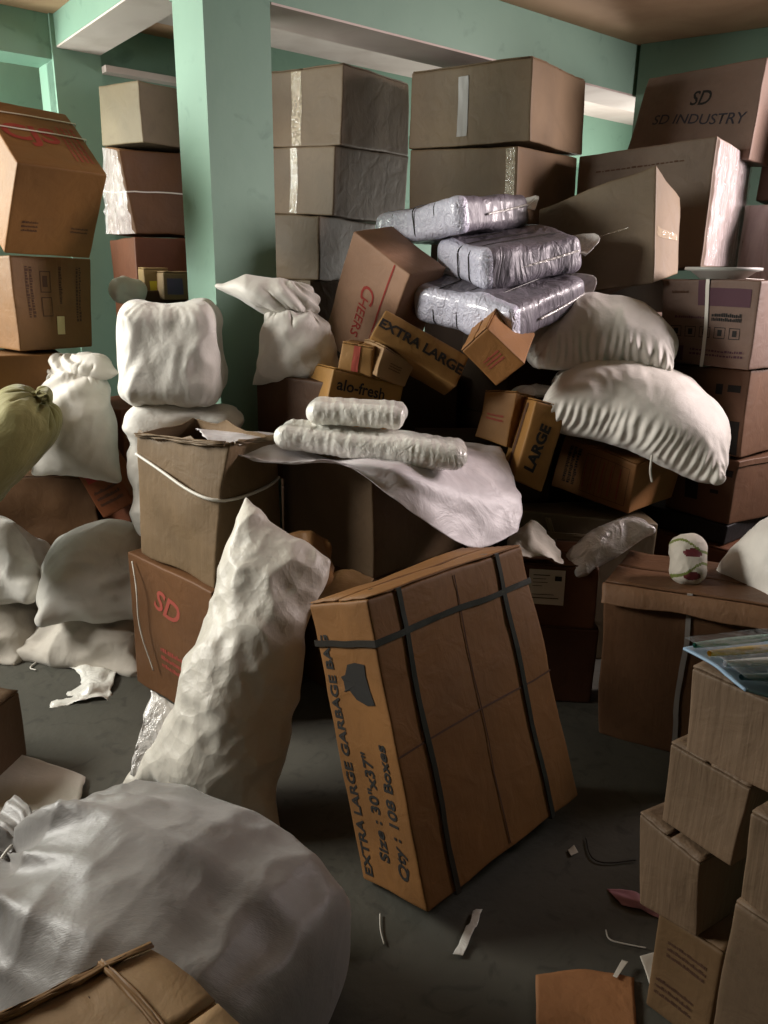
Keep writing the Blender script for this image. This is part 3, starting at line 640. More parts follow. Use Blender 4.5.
T.text('SD', 'front', .53, .66, .062, 0, m_ink, fat=.012, shear=.25); T.text('SD INDUSTRY', 'front', .53, .42, .046, 0, m_greyink, fat=.006, shear=.2, sx=1.15)
V_ = Carton('V', 'large carton with film wrapped side below the carton printed SD INDUSTRY', '#84705f', flaps=False)
V_.patch('stretch_film', 'front', .02, .02, .98, .98, m_film, lift=.008, wob=.008, nu=20, nv=20)
V_.lines('left', .15, .84, .8, .865, 1, m_brownink, seed=2)
W_ = Carton('W', 'large plain carton tilted beside the silver bundles, above the upper white sack', '#87735a', dent=.008, flaps=False)
W_.tape('front', .1, .42, .9, .50, m_tape); W_.tape('left', .2, .52, .8, .53, m_tape)
Y1 = Carton(None, 'film wrapped carton at the right edge beside the SD INDUSTRY carton', '#8f7566', box=((1.93, 3.80, 1.83), (0, 5, 40), (.38, .34, .42), {}), flaps=False)
Y1.patch('stretch_film', 'front', .0, .0, 1, 1, m_film, lift=.008, wob=.008, nu=16, nv=16)
Y2 = Carton(None, 'film wrapped carton at the right edge standing behind the grey plate', '#8c7264', box=((1.88, 3.74, 1.16), (0, 0, 42), (.40, .36, .66), {}), flaps=False)
Y2.patch('stretch_film', 'front', .0, .0, 1, 1, m_film, lift=.008, wob=.008, nu=16, nv=16); Y2.patch('stretch_film', 'left', .0, .0, 1, 1, m_film, lift=.008, wob=.008, nu=16, nv=16)

gZ = 'brown cartons stacked at the right'
Z1 = Carton('Z1', 'carton with purple band, care symbols and white strap, topmost of the right stack', '#876b5c', group=gZ, flaps=False)
Z1.marks('front', [(.40, .70, .93, .90), (.40, .88, .52, .99)], m_purple, 'purple_print'); Z1.marks('front', [(.02, .04, .28, .22)], m_purple, 'purple_print')
Z1.lines('front', .16, .55, .52, .60, 1, m_purple, seed=2); Z1.lines('front', .55, .53, .86, .63, 2, m_ink, seed=3, fill=.9)
R_ = []
for i in range(5):
    u = .12+.155*i; R_ += [(u, .33, u+.115, .338), (u, .45, u+.115, .458), (u, .33, u+.006, .458), (u+.109, .33, u+.115, .458), (u+.035, .36, u+.08, .43)]
Z1.marks('front', R_, m_ink, 'care_symbols'); Z1.lines('front', .35, .12, .92, .22, 2, m_purple, seed=5)
Z1.text('CAN 57', 'front', .22, .88, .018, 0, m_purple) if False else Z1.lines('front', .12, .84, .3, .9, 1, m_brownink, seed=6)
Z1.band('x', .50, .014, m_wstrap)
Z2 = Carton('Z2', 'brown carton second from the top of the right stack, beside the lower white sack', '#7d5a42', group=gZ, flaps=False); Z2.marks('front', [(.80, .74, .93, .82), (.68, .70, .75, .82)], m_ink)
Z2.marks('front', [(.80, .02, .96, .42)], m_ink)
Z3 = Carton('Z3', 'brown carton with open lid edge, third from the top of the right stack', '#78543c', group=gZ, flaps=False); Z3.marks('front', [(.3, .3, .5, .62), (.68, .44, .8, .5), (.8, .74, .96, .84)], m_ink)
Z3.band('z', .96, .02, Z3.mat, 'lid_edge', lift=.006)
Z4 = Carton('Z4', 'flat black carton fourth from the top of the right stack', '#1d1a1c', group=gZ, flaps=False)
Z5 = Carton(None, 'brown carton at the bottom of the right stack with its top edge showing', '#7c4d32', group=gZ, box=((1.42, 3.2, .02), (0, 0, -50), (.46, .44, .44), {}))
Z6 = Carton(None, 'reddish carton at the right edge behind the right stack, above the grey rolls', '#6a4238', box=((1.95, 3.72, .72), (0, 0, -50), (.42, .34, .43), {}), flaps=False)
Z6.marks('left', [(.1, .3, .9, .34)], m_ink)
# plate on Z1
pl = []
prof = [(.0, 0), (.085, 0), (.125, .022), (.150, .026), (.150, .034), (.120, .031), (.08, .010), (0, .008)]
vs, fs = [], []; ns = 40
for r, z in prof:
    for k in range(ns): vs.append((r*cos(2*pi*k/ns), r*sin(2*pi*k/ns), z))
for a in range(len(prof)-1):
    for k in range(ns): fs.append((a*ns+k, a*ns+(k+1) % ns, (a+1)*ns+(k+1) % ns, (a+1)*ns+k))
o = mesh('plate', vs, fs, plainmat('grey_enamel', '#a5a49e', .45), None, smooth=True); o.location = (1.275, 3.08, 1.502); o.scale = (.92, .92, 1.25)
tag(o, 'shallow grey plate lying on the carton with the purple band', 'plate')

# right middle: strapped dark carton and its neighbours
R = Carton('R', 'large strapped brown carton on the floor with a printed packet on its top', '#7d5a40', dent=.008, ribs=.2, gloss=.5)
drape('front_flap', [[R.on('front', u, 1.0, .003) for u in (0, .2, .4, .6, .8, 1)], [R.on('front', u, .955, .022) for u in (0, .2, .4, .6, .8, 1)], [R.on('front', u, .90+.01*math.sin(u*20), .034) for u in (0, .2, .4, .6, .8, 1)]], cardboard('#9a7456', .3), None, amp=.002, solid=.004, n=6)  # flap coloured paler than its carton and slanted outward to look lit
under(bpy.data.objects['front_flap'], R.root)
bpy.data.objects['front_flap'].matrix_parent_inverse = Matrix.Identity(4)
R.band('x', .46, .016, m_gstrap); R.tape('top', .02, .46, .98, .54, m_tape)
gD = 'brown cartons stacked behind the strapped carton'
D1 = Carton(None, 'brown carton with a white label behind the large leaning carton', '#6a4328', group=gD, box=((.625, 2.66, .30), (0, 0, -8), (.30, .26, .23), {}))
D1.patch('white_label', 'front', .20, .36, .62, .94, m_paper, lift=.004); D1.marks('front', [(.25, .84, .44, .855), (.25, .78, .40, .79), (.25, .72, .42, .73), (.25, .66, .36, .67), (.50, .76, .58, .84), (.25, .46, .56, .475), (.25, .52, .5, .53)], m_ink, lift=.0055)
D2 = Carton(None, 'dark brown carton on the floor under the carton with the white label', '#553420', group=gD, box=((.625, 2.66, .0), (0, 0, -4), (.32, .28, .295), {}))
D3 = Carton(None, 'opened grey-brown carton with raised flaps in front of the list carton', '#7b6a52', box=((.78, 2.97, .0), (0, 0, 8), (.56, .26, .60), {'001': [0, 0, .05], '101': [0, 0, -.02]}), flaps=False)
D3.patch('raised_flap', 'front', .02, .86, .50, .90, cardboard('#9a8768'), lift=.03, solid=.004, wob=.01)
D3.patch('raised_flap', 'front', .30, .62, .34, .98, cardboard('#9a8768'), lift=.02, solid=.004, wob=.01, skew=-.14)
# foreground right stack
gF = 'small tan cartons stacked at the front right'
cF = '#856d56'
fa = Carton('fa', 'tan corrugated carton under the packet of knives, topmost at the front right', '#8f765f', group=gF, ribs=.45)
fb = Carton('fb', 'tan carton second in the front right stack, stepped out below the topmost', cF, group=gF, ribs=.5)
fc = Carton('fc', 'tan carton third in the front right stack, stepped furthest to the left', cF, group=gF, ribs=.5)
fe = Carton('fe', 'tan carton with printed black marks standing lowest in the front right stack', '#86694a', group=gF)
fe.lines('front', .2, .62, .8, .82, 3, m_brownink, seed=8); fe.lines('front', .1, .2, .7, .4, 3, m_brownink, seed=9)
ff = Carton('ff', 'tan carton at the right edge resting on the tall front carton', cF, group=gF, ribs=.6)
fg = Carton('fg', 'tall tan carton in the bottom right corner of the view', cF, group=gF)
# foreground left carton
BL = Carton(None, 'tan carton with taped creased top in the bottom left corner of the view', '#c9a57c', box=((-.351, .718, 0), (0, 0, 45), (.30, .30, .5), {'011': [.01, .07, 0], '010': [.01, .07, 0], '101': [.057, .006, 0], '100': [.057, .006, 0]}), dent=.010, ribs=.1)
for (a, b, c3, d3) in ((.74, 0, .78, 1), (0, .95, 1, .985)): BL.patch('rope_like_tape', 'top', a, b, c3, d3, m_tapeb, lift=.012, solid=.006, wob=.01)
for k in range(7): BL.patch('crease', 'top', .06+.1*k, .15+.05*(k % 3), .065+.1*k, .88, m_brownink, lift=.005, nu=1, nv=12, skew=.06*((k*7) % 3-1))
# left stacks
LU = Carton('LU', 'tilted brown carton with red printing and white strings, top of the left stack', '#9a6a38', flaps=False)
LU.text('CJS', 'top', .36, .50, .10, 0, m_redink, fat=.03); LU.lines('top', .72, .15, .95, .7, 4, m_palered, vert=True, seed=4)
LU.band('y', .80, .007, m_wstrap, 'string'); LU.band('y', .55, .007, m_wstrap, 'string')
LU.lines('front', .14, .28, .32, .42, 3, m_brownink, seed=4); LU.lines('front', .70, .30, .9, .38, 2, m_brownink, seed=5)
LL = Carton('LL', 'brown carton with printed handling symbols under the tilted carton at the left', '#93693d', flaps=False)
LL.lines('front', .16, .35, .26, .9, 2, m_brownink, vert=True, seed=4, fill=.8)
LL.marks('front', [(.33, .62, .46, .63), (.33, .84, .46, .85), (.33, .62, .34, .85), (.45, .62, .46, .85), (.36, .68, .42, .80), (.33, .36, .46, .37), (.33, .56, .46, .57), (.33, .36, .34, .57), (.45, .36, .46, .57)], m_brownink, 'handling_symbols')
LL.lines('front', .78, .3, .86, .9, 2, m_brownink, vert=True, seed=6, fill=.8); LL.lines('front', .56, .5, .64, .9, 1, m_brownink, vert=True, seed=7)
LL.patch('label', 'front', .50, .16, .60, .36, plainmat('yellowed_label', '#c8b583', .6), lift=.004)
LM = Carton(None, 'brown carton with a dark label at the left edge, under the printed symbols carton', '#8f6336', box=((-1.52, 3.16, .79), (0, 0, 30), (.36, .30, .385), {}), flaps=False)
LM.marks('front', [(.05, .55, .28, .80)], m_greyink, 'dark_label')
Lk = Carton('Lk', 'dark crumpled brown carton under the olive and white sacks at the left', '#6b4a2c', dent=.02)
Lc = Carton(None, 'red-brown carton behind the white tied sack, left of the tall white bags', '#7a452c', box=((-1.16, 3.42, .42), (0, 0, -35), (.34, .30, .52), {}), flaps=False)
Ld = Carton(None, 'orange-brown carton with printed panel tilted behind the white tied sack', '#9a552c', box=((-1.10, 3.13, .54), (0, -28, -6), (.16, .12, .30), {}), flaps=False)
Ld.marks('front', [(.15, .5, .85, .9)], m_redink); Ld.lines('front', .15, .15, .85, .42, 3, m_brownink, seed=3)
Lf = Carton(None, 'brown carton on the floor at the back left, behind the white sacks', '#5f3f26', box=((-1.12, 3.42, 0), (0, 0, -30), (.4, .36, .415), {}), flaps=False)
BOX['Ll'] = ((-1.31, 2.02, 0), BOX['Ll'][1], BOX['Ll'][2], {})
Ll = Carton('Ll', 'small dark brown carton at the left edge beside the white sheet', '#6a523a', flaps=True)
# far-left stack
f1 = Carton('FL1', 'grey-brown carton topmost in the far stack left of the pillar', '#8a7a60', flaps=False)
f2 = Carton('FL2', 'film wrapped brown carton in the middle of the far stack left of the pillar', '#77502f', flaps=False, dent=.01)
f2.patch('stretch_film', 'left', 0, 0, 1, .98, m_film, lift=.01, wob=.012, nu=18, nv=18); f2.band('z', .5, .006, m_wstrap, 'string')
f3 = Carton('FL3', 'red-brown carton third down in the far stack left of the pillar', '#74432a', flaps=False)
Carton(None, 'small carton with yellow sticker on the ledge left of the pillar', '#a78a5c', box=(tuple(at(155, 299, 3.65)), (0, 0, 30), (.11, .1, .13), {})).patch('yellow_sticker', 'front', .2, .05, .75, .62, plainmat('yellow_label', '#c8b92e', .6), lift=.004)
Carton(None, 'small carton with dark printed panel on the ledge left of the pillar', '#a08560', box=(tuple(at(177, 299, 3.6)), (0, 0, 30), (.14, .1, .11), {})).patch('dark_panel', 'front', .1, .2, .6, .8, plainmat('slate_label', '#4a4460', .6), lift=.004)

# --- cartons added to prop the heap, coloured dark to shade its gaps
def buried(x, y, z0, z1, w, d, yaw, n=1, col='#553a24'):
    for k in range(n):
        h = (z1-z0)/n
        Carton(None, 'dark brown carton buried in the shadow of the heap, carrying the things on top', col, group='added dark cartons filling the heap', box=((x+.015*(k % 2), y, z0+h*k+.002), (0, 0, yaw+5*(k % 2)), (w, d, h-.004), {}), flaps=False, seed=k+int(x*10))
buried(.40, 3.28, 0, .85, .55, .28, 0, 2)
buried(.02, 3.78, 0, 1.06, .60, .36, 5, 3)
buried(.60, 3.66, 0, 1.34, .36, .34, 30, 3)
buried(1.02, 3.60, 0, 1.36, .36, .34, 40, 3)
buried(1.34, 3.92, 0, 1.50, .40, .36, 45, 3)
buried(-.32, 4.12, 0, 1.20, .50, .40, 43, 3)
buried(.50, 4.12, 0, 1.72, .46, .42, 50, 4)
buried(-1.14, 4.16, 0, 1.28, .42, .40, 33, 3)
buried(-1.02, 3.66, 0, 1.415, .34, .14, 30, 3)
pack('white_bag', 'small crumpled white bag on the ledge behind the square packed bag', 'bag', m_sackD, (.14, .12, .10), tuple(at(128, 292, 3.45)), (0, 15, 20), rad_=.045, seed=91, fold=.014, lump=.03)
# --- sacks
def tied_body(name, label, mat, P0, P1, prof, nt=150, nr=150, seed=1):
    """a full sack tied near one end: rings along an axis, creases running out from the tie"""
    P0 = Vector(P0); P1 = Vector(P1); ax = (P1-P0); L = ax.length; ax2 = Vector((ax.x, ax.y, 0)).normalized(); pe = Vector((-ax2.y, ax2.x, 0)); vs, fs = [], []
    T = [p[0] for p in prof]
    so = Vector((seed*2.3, seed*1.1, -seed))
    for i in range(nt+1):
        t = i/nt; t = t if t < .86 else .86+.14*math.sin((t-.86)/.14*pi/2)
        ry, rz, zc, ex = [float(np.interp(t, T, [p[k] for p in prof])) for k in (1, 2, 3, 4)]
        cap = 1.0
        if i/nt > .93: cap = math.sqrt(max(0, 1-((i/nt-.93)/.07)**2)) if i < nt else 0
        for k in range(nr):
            a = 2*pi*k/nr; c_, s_ = cos(a), sin(a); e = (abs(c_)**ex+abs(s_)**ex)**(-1/ex)
            y, z = c_*e*ry, s_*e*rz
            base = P0+ax2*(L*(i/nt if i/nt < .93 else .93+.05*math.sin((i/nt-.93)/.07*pi/2)))
            q = Vector((base.x, base.y, 0))+pe*y*cap+Vector((0, 0, zc+z*cap))
            nr_ = (pe*(y/ry**2)+Vector((0, 0, z/rz**2))).normalized()
            d = max(0, (i/nt-.13)*L); sw = a*8+2.2*noise.noise(q*3+so)+d*5
            cr = 1-abs(math.sin(sw*.5))*2; cr2 = 1-abs(math.sin(sw*1.13+1))*2
            am = .030*math.exp(-((d-.07)/.17)**2)+.010*math.exp(-d/.5)+(.018 if i/nt < .13 else 0)
            rn = 1-abs(noise.noise(Vector((q.x*2.2, q.y*6, q.z*6))+so))*2.4; rn2 = 1-abs(noise.noise(q*9-so))*2.4
            D = am*(max(cr, -.5)+.4*max(cr2, -.5))*(.45 if i/nt < .15 else 1)+(.006*max(rn, -.5)+.005*max(rn2, -.5)+.03*noise.noise(q*2.6+so))*min(1, d*5)*cap
            q += nr_*D; q.z = max(q.z, .004)
            vs.append(q)
    for i in range(nt):
        for k in range(nr): fs.append((i*nr+k, i*nr+(k+1) % nr, (i+1)*nr+(k+1) % nr, (i+1)*nr+k))
    fs.append(tuple(range(nr))[::-1])
    org = (P0+P1)/2; org.z = 0
    o = mesh(name, [v_-org for v_ in vs], fs, mat, None, smooth=True); o.location = org; bm = bmesh.new(); bm.from_mesh(o.data); bmesh.ops.recalc_face_normals(bm, faces=bm.faces); bm.to_mesh(o.data); bm.free()
    o.data.polygons.foreach_set('use_smooth', [True]*len(o.data.polygons)); return tag(o, label, 'sack')
tied_body('woven_sack', 'big grey-white woven sack with gathered neck lying in the foreground at the left', m_sackC, (-.885, 1.42, .3), (-.135, 1.07, .17),
          [(0, .14, .09, .25, 2), (.07, .12, .08, .26, 2), (.14, .06, .05, .27, 2), (.20, .13, .10, .265, 2), (.30, .24, .19, .24, 2.1), (.45, .29, .225, .23, 2.3), (.65, .30, .22, .225, 2.6), (.85, .28, .19, .195, 3.0), (1, .25, .155, .16, 3.4)], seed=4)
tube('tie_cord', [Vector((-.885, 1.42, .27)).lerp(Vector((-.135, 1.07, .27)), .14)+Vector((.385*cos(a)*.062, .92*cos(a)*.062, .05*sin(a))) for a in [2*pi*k/16 for k in range(17)]], .004, m_wstrap, None)
under(bpy.data.objects['tie_cord'], bpy.data.objects['woven_sack'])
def taper(P):
    P = P.copy(); t = np.clip((P[..., 0]+.42)/.84, 0, 1); y = P[..., 1].copy()
    P[..., 1] = y*(1.05-.42*t**1.3); P[..., 2] *= (1.05-.35*t); P[..., 0] += .09*t**2*(y/.4); return P
dd = Vector((.27, .36, .88)).normalized(); yy_ = Vector((-1, .12, 0)); yy_ = (yy_-dd*yy_.dot(dd)).normalized(); zz_ = dd.cross(yy_)
er = Matrix((dd, yy_, zz_)).transposed().to_euler()
ts = sack('tall_sack', 'tall crinkled white plastic sack leaning right beside the large leaning carton', 'sack', m_roll, (.87, .48, .30), (-.40, 1.98, .40), tuple(math.degrees(a) for a in er), n=(110, 64), seed=5, press=.45, grav=0, floor=None, warp=taper, fold=.014, ffreq=6, lump=.04, fst=(1, 1.2, 1))
o = drape('plastic_liner', [[at(150, 690, 2.02), at(175, 705, 1.98), at(200, 725, 1.95)], [at(138, 735, 1.92), at(165, 742, 1.90), at(195, 755, 1.9)], [at(128, 775, 1.86), at(160, 790, 1.84), at(200, 800, 1.84)]], m_clear, amp=.008, freq=12); o.parent = ts; o.matrix_parent_inverse = Matrix.LocRotScale(ts.location, ts.rotation_euler, None).inverted()
pack('square_sack', 'square packed white cloth bag, upper of the two in front of the pillar', 'sack', m_sackA, (.35, .28, .36), (-.795, 2.90, 1.21), (0, 0, 6), rad_=.07, n=.011, seed=18, lump=.02, fold=.018, ffreq=5, fst=(1.5, 1, .8), gather=.003)
pack('tall_bag', 'tall white cloth bag under the square packed bag, in front of the pillar', 'sack', m_sackA, (.40, .27, .48), (-.77, 2.92, .775), (0, 0, 8), rad_=.08, n=.012, seed=29, lump=.04, fold=.022, ffreq=6, fst=(.7, 1, 1.8))
def flop(P):
    z = P[..., 0]; k = np.clip((z-.02)/.2, 0, 1)**1.4
    P = P.copy(); P[..., 1] += k*.17; P[..., 0] -= k*.05; return P
sack('plastic_bag', 'translucent white bag with flopped top standing on the dark carton by the pillar', 'bag', m_sackA, (.44, .36, .24), (-.34, 3.0, 1.30), (0, -86, 90), n=(80, 60), seed=12, press=.5, grav=.0, floor=None, neck=[(.62, .07)], warp=flop, pleat=[(.05, 0, 12, .012, .12)])
sack('tied_sack', 'upright white sack with knotted top behind the olive sack at the left', 'sack', m_sackD, (.50, .40, .24), (-1.25, 3.08, .93), (0, -80, 78), n=(84, 60), seed=15, press=.6, grav=0, floor=None, neck=[(.78, .10)], pleat=[(.16, 0, 10, .016, .14)])
sack('olive_sack', 'olive green woven sack lying at the left edge beside the white knotted sack', 'sack', m_olive, (.70, .42, .26), (-1.45, 2.76, .83), (0, -48, 20), n=(84, 56), seed=17, press=.6, grav=0, floor=None, neck=[(.92, .05)], corner=.1)
gW = 'white sacks on the floor at the left'
sack('white_sack', 'white sack heaped on the floor left of the torn open carton, the upper one', 'sack', m_sackA, (.54, .42, .32), (-1.11, 2.95, .355), (0, 4, 20), n=(72, 64), seed=21, group=gW, press=.5, fst=(.6, 1.6, 1), fold=0.03, ffreq=5)
sack('white_sack', 'slack white sack lying under the upper one, left of the red lettered carton', 'sack', m_sackB, (.60, .46, .20), (-1.18, 2.93, .105), (0, 0, -12), n=(72, 64), seed=23, group=gW, press=.3, fst=(.6, 1.6, 1), fold=0.035, ffreq=5)
sack('white_sack', 'rounded white sack at the left edge below the dark crumpled carton', 'sack', m_sackA, (.56, .42, .28), (-1.70, 3.0, .38), (0, 0, 8), n=(72, 60), seed=25, group=gW, press=.5, fold=0.03, ffreq=5)
sack('white_sack', 'flat white sack on the floor at the left edge, the lowest there', 'sack', m_sackB, (.60, .46, .24), (-1.72, 2.97, .125), (0, 0, -5), n=(72, 60), seed=27, group=gW, press=.3, fold=0.03, ffreq=5)
su = sack('bulging_sack', 'bulging white sack with a stained seam, the upper one on the right heap', 'sack', m_sackD, (.56, .40, .26), (.84, 3.10, 1.30), (2, 0, -12), n=(90, 68), seed=31, press=.8, corner=.08, gather=.005, lump=.03, fold=.012, neck=[(.0, .09)])
tube('stained_seam', [at(578, 363, 3.02), at(592, 360, 3.0), at(604, 354, 3.0), at(615, 347, 3.02)], .004, plainmat('brown_stain', '#5a4a38', .8), None).parent = su
bpy.data.objects['stained_seam'].matrix_parent_inverse = Matrix.LocRotScale(su.location, su.rotation_euler, None).inverted()
sl = sack('bulging_sack', 'large bulging white sack with hanging thread, lying on the list carton', 'sack', m_sackD, (.72, .52, .30), (.985, 2.94, 1.045), (8, 17, -14), n=(100, 76), seed=33, press=.9, corner=.06, lump=.02, fold=.008, gather=.005)
o = tube('hanging_thread', [at(652, 455, 2.70), at(651, 462, 2.70), at(650, 472, 2.70), at(652, 482, 2.70)], .004, m_wstrap, None); o.parent = sl; o.matrix_parent_inverse = Matrix.LocRotScale(sl.location, sl.rotation_euler, None).inverted()
sack('white_sack', 'white sack at the right edge resting on the large strapped carton', 'sack', m_sackD, (.36, .32, .24), (1.30, 2.34, .67), (0, -30, 20), n=(60, 52), seed=35, press=.6)
under(scrap_ := drape('knot', [[at(560, 378, 2.98), at(572, 366, 2.98)], [at(566, 385, 2.97), at(580, 372, 2.96)], [at(574, 386, 2.98), at(584, 380, 2.98)]], m_sackD, None, amp=.008, freq=20, solid=.004), su)
# silver bundles
gS = 'silver wrapped bundles'
for key, nm, sd in (('ag1', 'topmost of the three silver wrapped bundles, below the back stacks', 41), ('ag2', 'middle one of the three silver wrapped bundles', 43), ('ag3', 'lowest of the three silver wrapped bundles, nearest the EXTRA LARGE carton', 45)):
    lc, rt, dm, of = BOX[key]; dm = (dm[0]*1.08, dm[1]*1.06, dm[2]*.98); E_ = Euler([rad(a) for a in rt]).to_matrix()
    ce = Vector(lc)+E_ @ Vector((0, 0, dm[2]/2-.006))
    o = pack('silver_bundle', nm, 'bundle', m_silver, dm, tuple(ce), rt, rad_=.035, n=.010, seed=sd, lump=.02, fold=.005, ffreq=14, fst=(1, 1, .3), group=gS)
    o.data.materials.append(m_violet)
    for pl_ in o.data.polygons:
        if pl_.center.x > -dm[0]*.40 and pl_.normal.x > -.55: pl_.material_index = 1
    for yy in (-.22, .02, .26):
        pts = []
        for k in range(33):
            a = 2*pi*k/32; c_, s_ = cos(a), sin(a); e = (abs(c_)**8+abs(s_)**8)**(-1/8); pts.append((c_*e*(dm[0]/2+.001), yy*dm[1], s_*e*(dm[2]/2+.001)))
        tube('wrap_string', pts, .0028, m_strap, o, seg=5)
    # sealed film tail at the far right corner
    w2, d2, h2 = dm[0]/2, dm[1]/2, dm[2]/2
    drape('film_tail', [[(w2-.03, -d2*.9, .01), (w2+.02, -d2*.5, .012), (w2+.03, 0, .01)], [(w2-.01, -d2*1.02, 0), (w2+.05, -d2*.7, .015), (w2+.05, .02, .02)], [(w2+.0, -d2*1.08, -.01), (w2+.09, -d2*.85, .05), (w2+.06, .03, .03)]], m_clear, o, amp=.004, n=6)
    tube('seam_strip', [(-w2*.3, -d2-.004, -.01), (w2*.3, -d2-.008, .0), (w2*.9, -d2-.002, .012)], .005, m_clear, o)
# rolls at the right edge
gR = 'grey rolls at the right edge'
for i, z in enumerate((.61, .405)):
    pack('fabric_roll', ('upper' if i == 0 else 'lower')+' grey wrapped roll stacked at the right edge behind the right cartons', 'roll', m_sackB, (.62, .22, .205), (1.98, 3.70, z), (0, 0, 5), rad_=.1, n=.014, seed=51+i, fold=.008, group=gR)

# --- plastic on the brown carton
top = .945
# a long milky sheet: lies over the two cartons and hangs over the front
gr = [[at(196, 428, 2.75), at(262, 432, 2.75), at(330, 444, 2.75), at(400, 440, 2.80), at(452, 440, 2.85), at(500, 446, 2.85)],
      [at(200, 430, 2.55), at(262, 440, 2.52), at(330, 456, 2.52), at(404, 456, 2.5), at(462, 462, 2.62), at(512, 470, 2.72)],
      [at(212, 442, 2.42), at(262, 460, 2.36), at(330, 461, 2.34), at(398, 466, 2.31), at(462, 490, 2.44), at(520, 495, 2.62)],
      [at(240, 455, 2.36), at(275, 462, 2.33), at(335, 462, 2.32), at(410, 492, 2.29), at(470, 520, 2.40), at(523, 512, 2.56)],
      [at(262, 460, 2.34), at(292, 463, 2.32), at(342, 463, 2.30), at(424, 520, 2.27), at(476, 548, 2.36), at(517, 532, 2.50)]]
o = drape('plastic_sheet', gr, m_sheet, n=14, amp=.005, freq=7, seed=3, ridge=.002, rdir=(.22, .05)); tag(o, 'milky plastic sheet draped over the brown carton and hanging over its corner', 'plastic sheet')
gK = 'packs of folded clear plastic'
pack('plastic_pack', 'short pack of folded clear plastic lying on top of the longer pack', 'pack', m_packs, (.325, .15, .075), (-.095, 2.52, 1.062), (0, 2, -3), rad_=.036, n=.006, seed=61, lump=.01, fold=.004, ffreq=16, fst=(2.4, .5, .6), group=gK)
pack('plastic_pack', 'long pack of folded clear plastic lying on the brown carton under the short pack', 'pack', m_packs, (.62, .19, .08), tuple(at(372, 444, 2.48)), (0, 5, -4), rad_=.039, n=.007, seed=63, lump=.012, fold=.004, ffreq=16, fst=(2.4, .5, .6), group=gK)
# crumpled bits around
def scrap(name, label, cat, pts, mat, amp=.004, freq=25, n=8, seed=1, solid=.001): return tag(drape(name, pts, mat, n=n, amp=amp, freq=freq, seed=seed, solid=solid), label, cat)
scrap('cardboard_scrap', 'crumpled cardboard piece between the tall white sack and the brown carton', 'cardboard', [[at(284, 536, 2.28), at(305, 530, 2.28), at(330, 540, 2.27)], [at(288, 565, 2.2), at(312, 560, 2.18), at(338, 575, 2.2)], [at(300, 600, 2.1), at(325, 595, 2.1), at(352, 590, 2.12)]], cardboard('#8a6238'), .012, 12, solid=.003)
scrap('cardboard_scrap', 'torn cardboard flap resting on the top of the large leaning carton', 'cardboard', [[at(322, 585, 2.16), at(345, 568, 2.2), at(374, 578, 2.2)], [at(312, 598, 2.08), at(338, 588, 2.1), at(372, 584, 2.12)], [at(318, 604, 2.0), at(342, 600, 2.0), at(368, 592, 2.02)]], cardboard('#8a6a42'), .008, 12, solid=.003)
scrap('plastic_scrap', 'crumpled white wrapping piece between the plastic sheet and the clear bag', 'wrapping', [[at(508, 533, 2.62), at(530, 520, 2.64), at(548, 530, 2.64)], [at(508, 548, 2.56), at(532, 540, 2.55), at(560, 550, 2.58)], [at(520, 556, 2.50), at(545, 556, 2.50), at(564, 562, 2.52)]], m_paper, .012, 16)
sack('clear_bag', 'clear plastic bag lying behind the large leaning carton on the opened carton', 'bag', m_clear, (.32, .15, .09), tuple(at(604, 541, 2.60)), (-12, -32, 8), n=(60, 36), seed=71, press=.8)
sack('clear_bag', 'small clear plastic packet behind the LARGE carton', 'bag', m_clear, (.17, .08, .035), tuple(at(535, 391, 3.05)), (0, 0, 8), n=(40, 24), seed=73, press=1.2)
pk = pack('printed_packet', 'rolled white packet with green and maroon print on the strapped carton', 'packet', m_paper, (.17, .12, .11), (.985, 2.34, .635), (0, -58, 84), rad_=.052, n=.0045, seed=75, lump=.008, fold=.004, ffreq=14)
m_green = plainmat('green_print', '#6f7a3e', .5); m_maroon = plainmat('maroon_print', '#6b2f35', .5)
pk.data.materials.append(m_green); pk.data.materials.append(m_maroon)
for pl_ in pk.data.polygons:
    x, y = pl_.center.x, pl_.center.y
    if abs(x-.035-.02*math.sin(y*40)) < .0045 or abs(x+.04+.02*math.sin(y*40)) < .0045: pl_.material_index = 1
    elif ((x-.01)/.014)**2+((y-.0)/.03)**2 < 1 or ((x+.062)/.012)**2+((y-.0)/.026)**2 < 1: pl_.material_index = 2

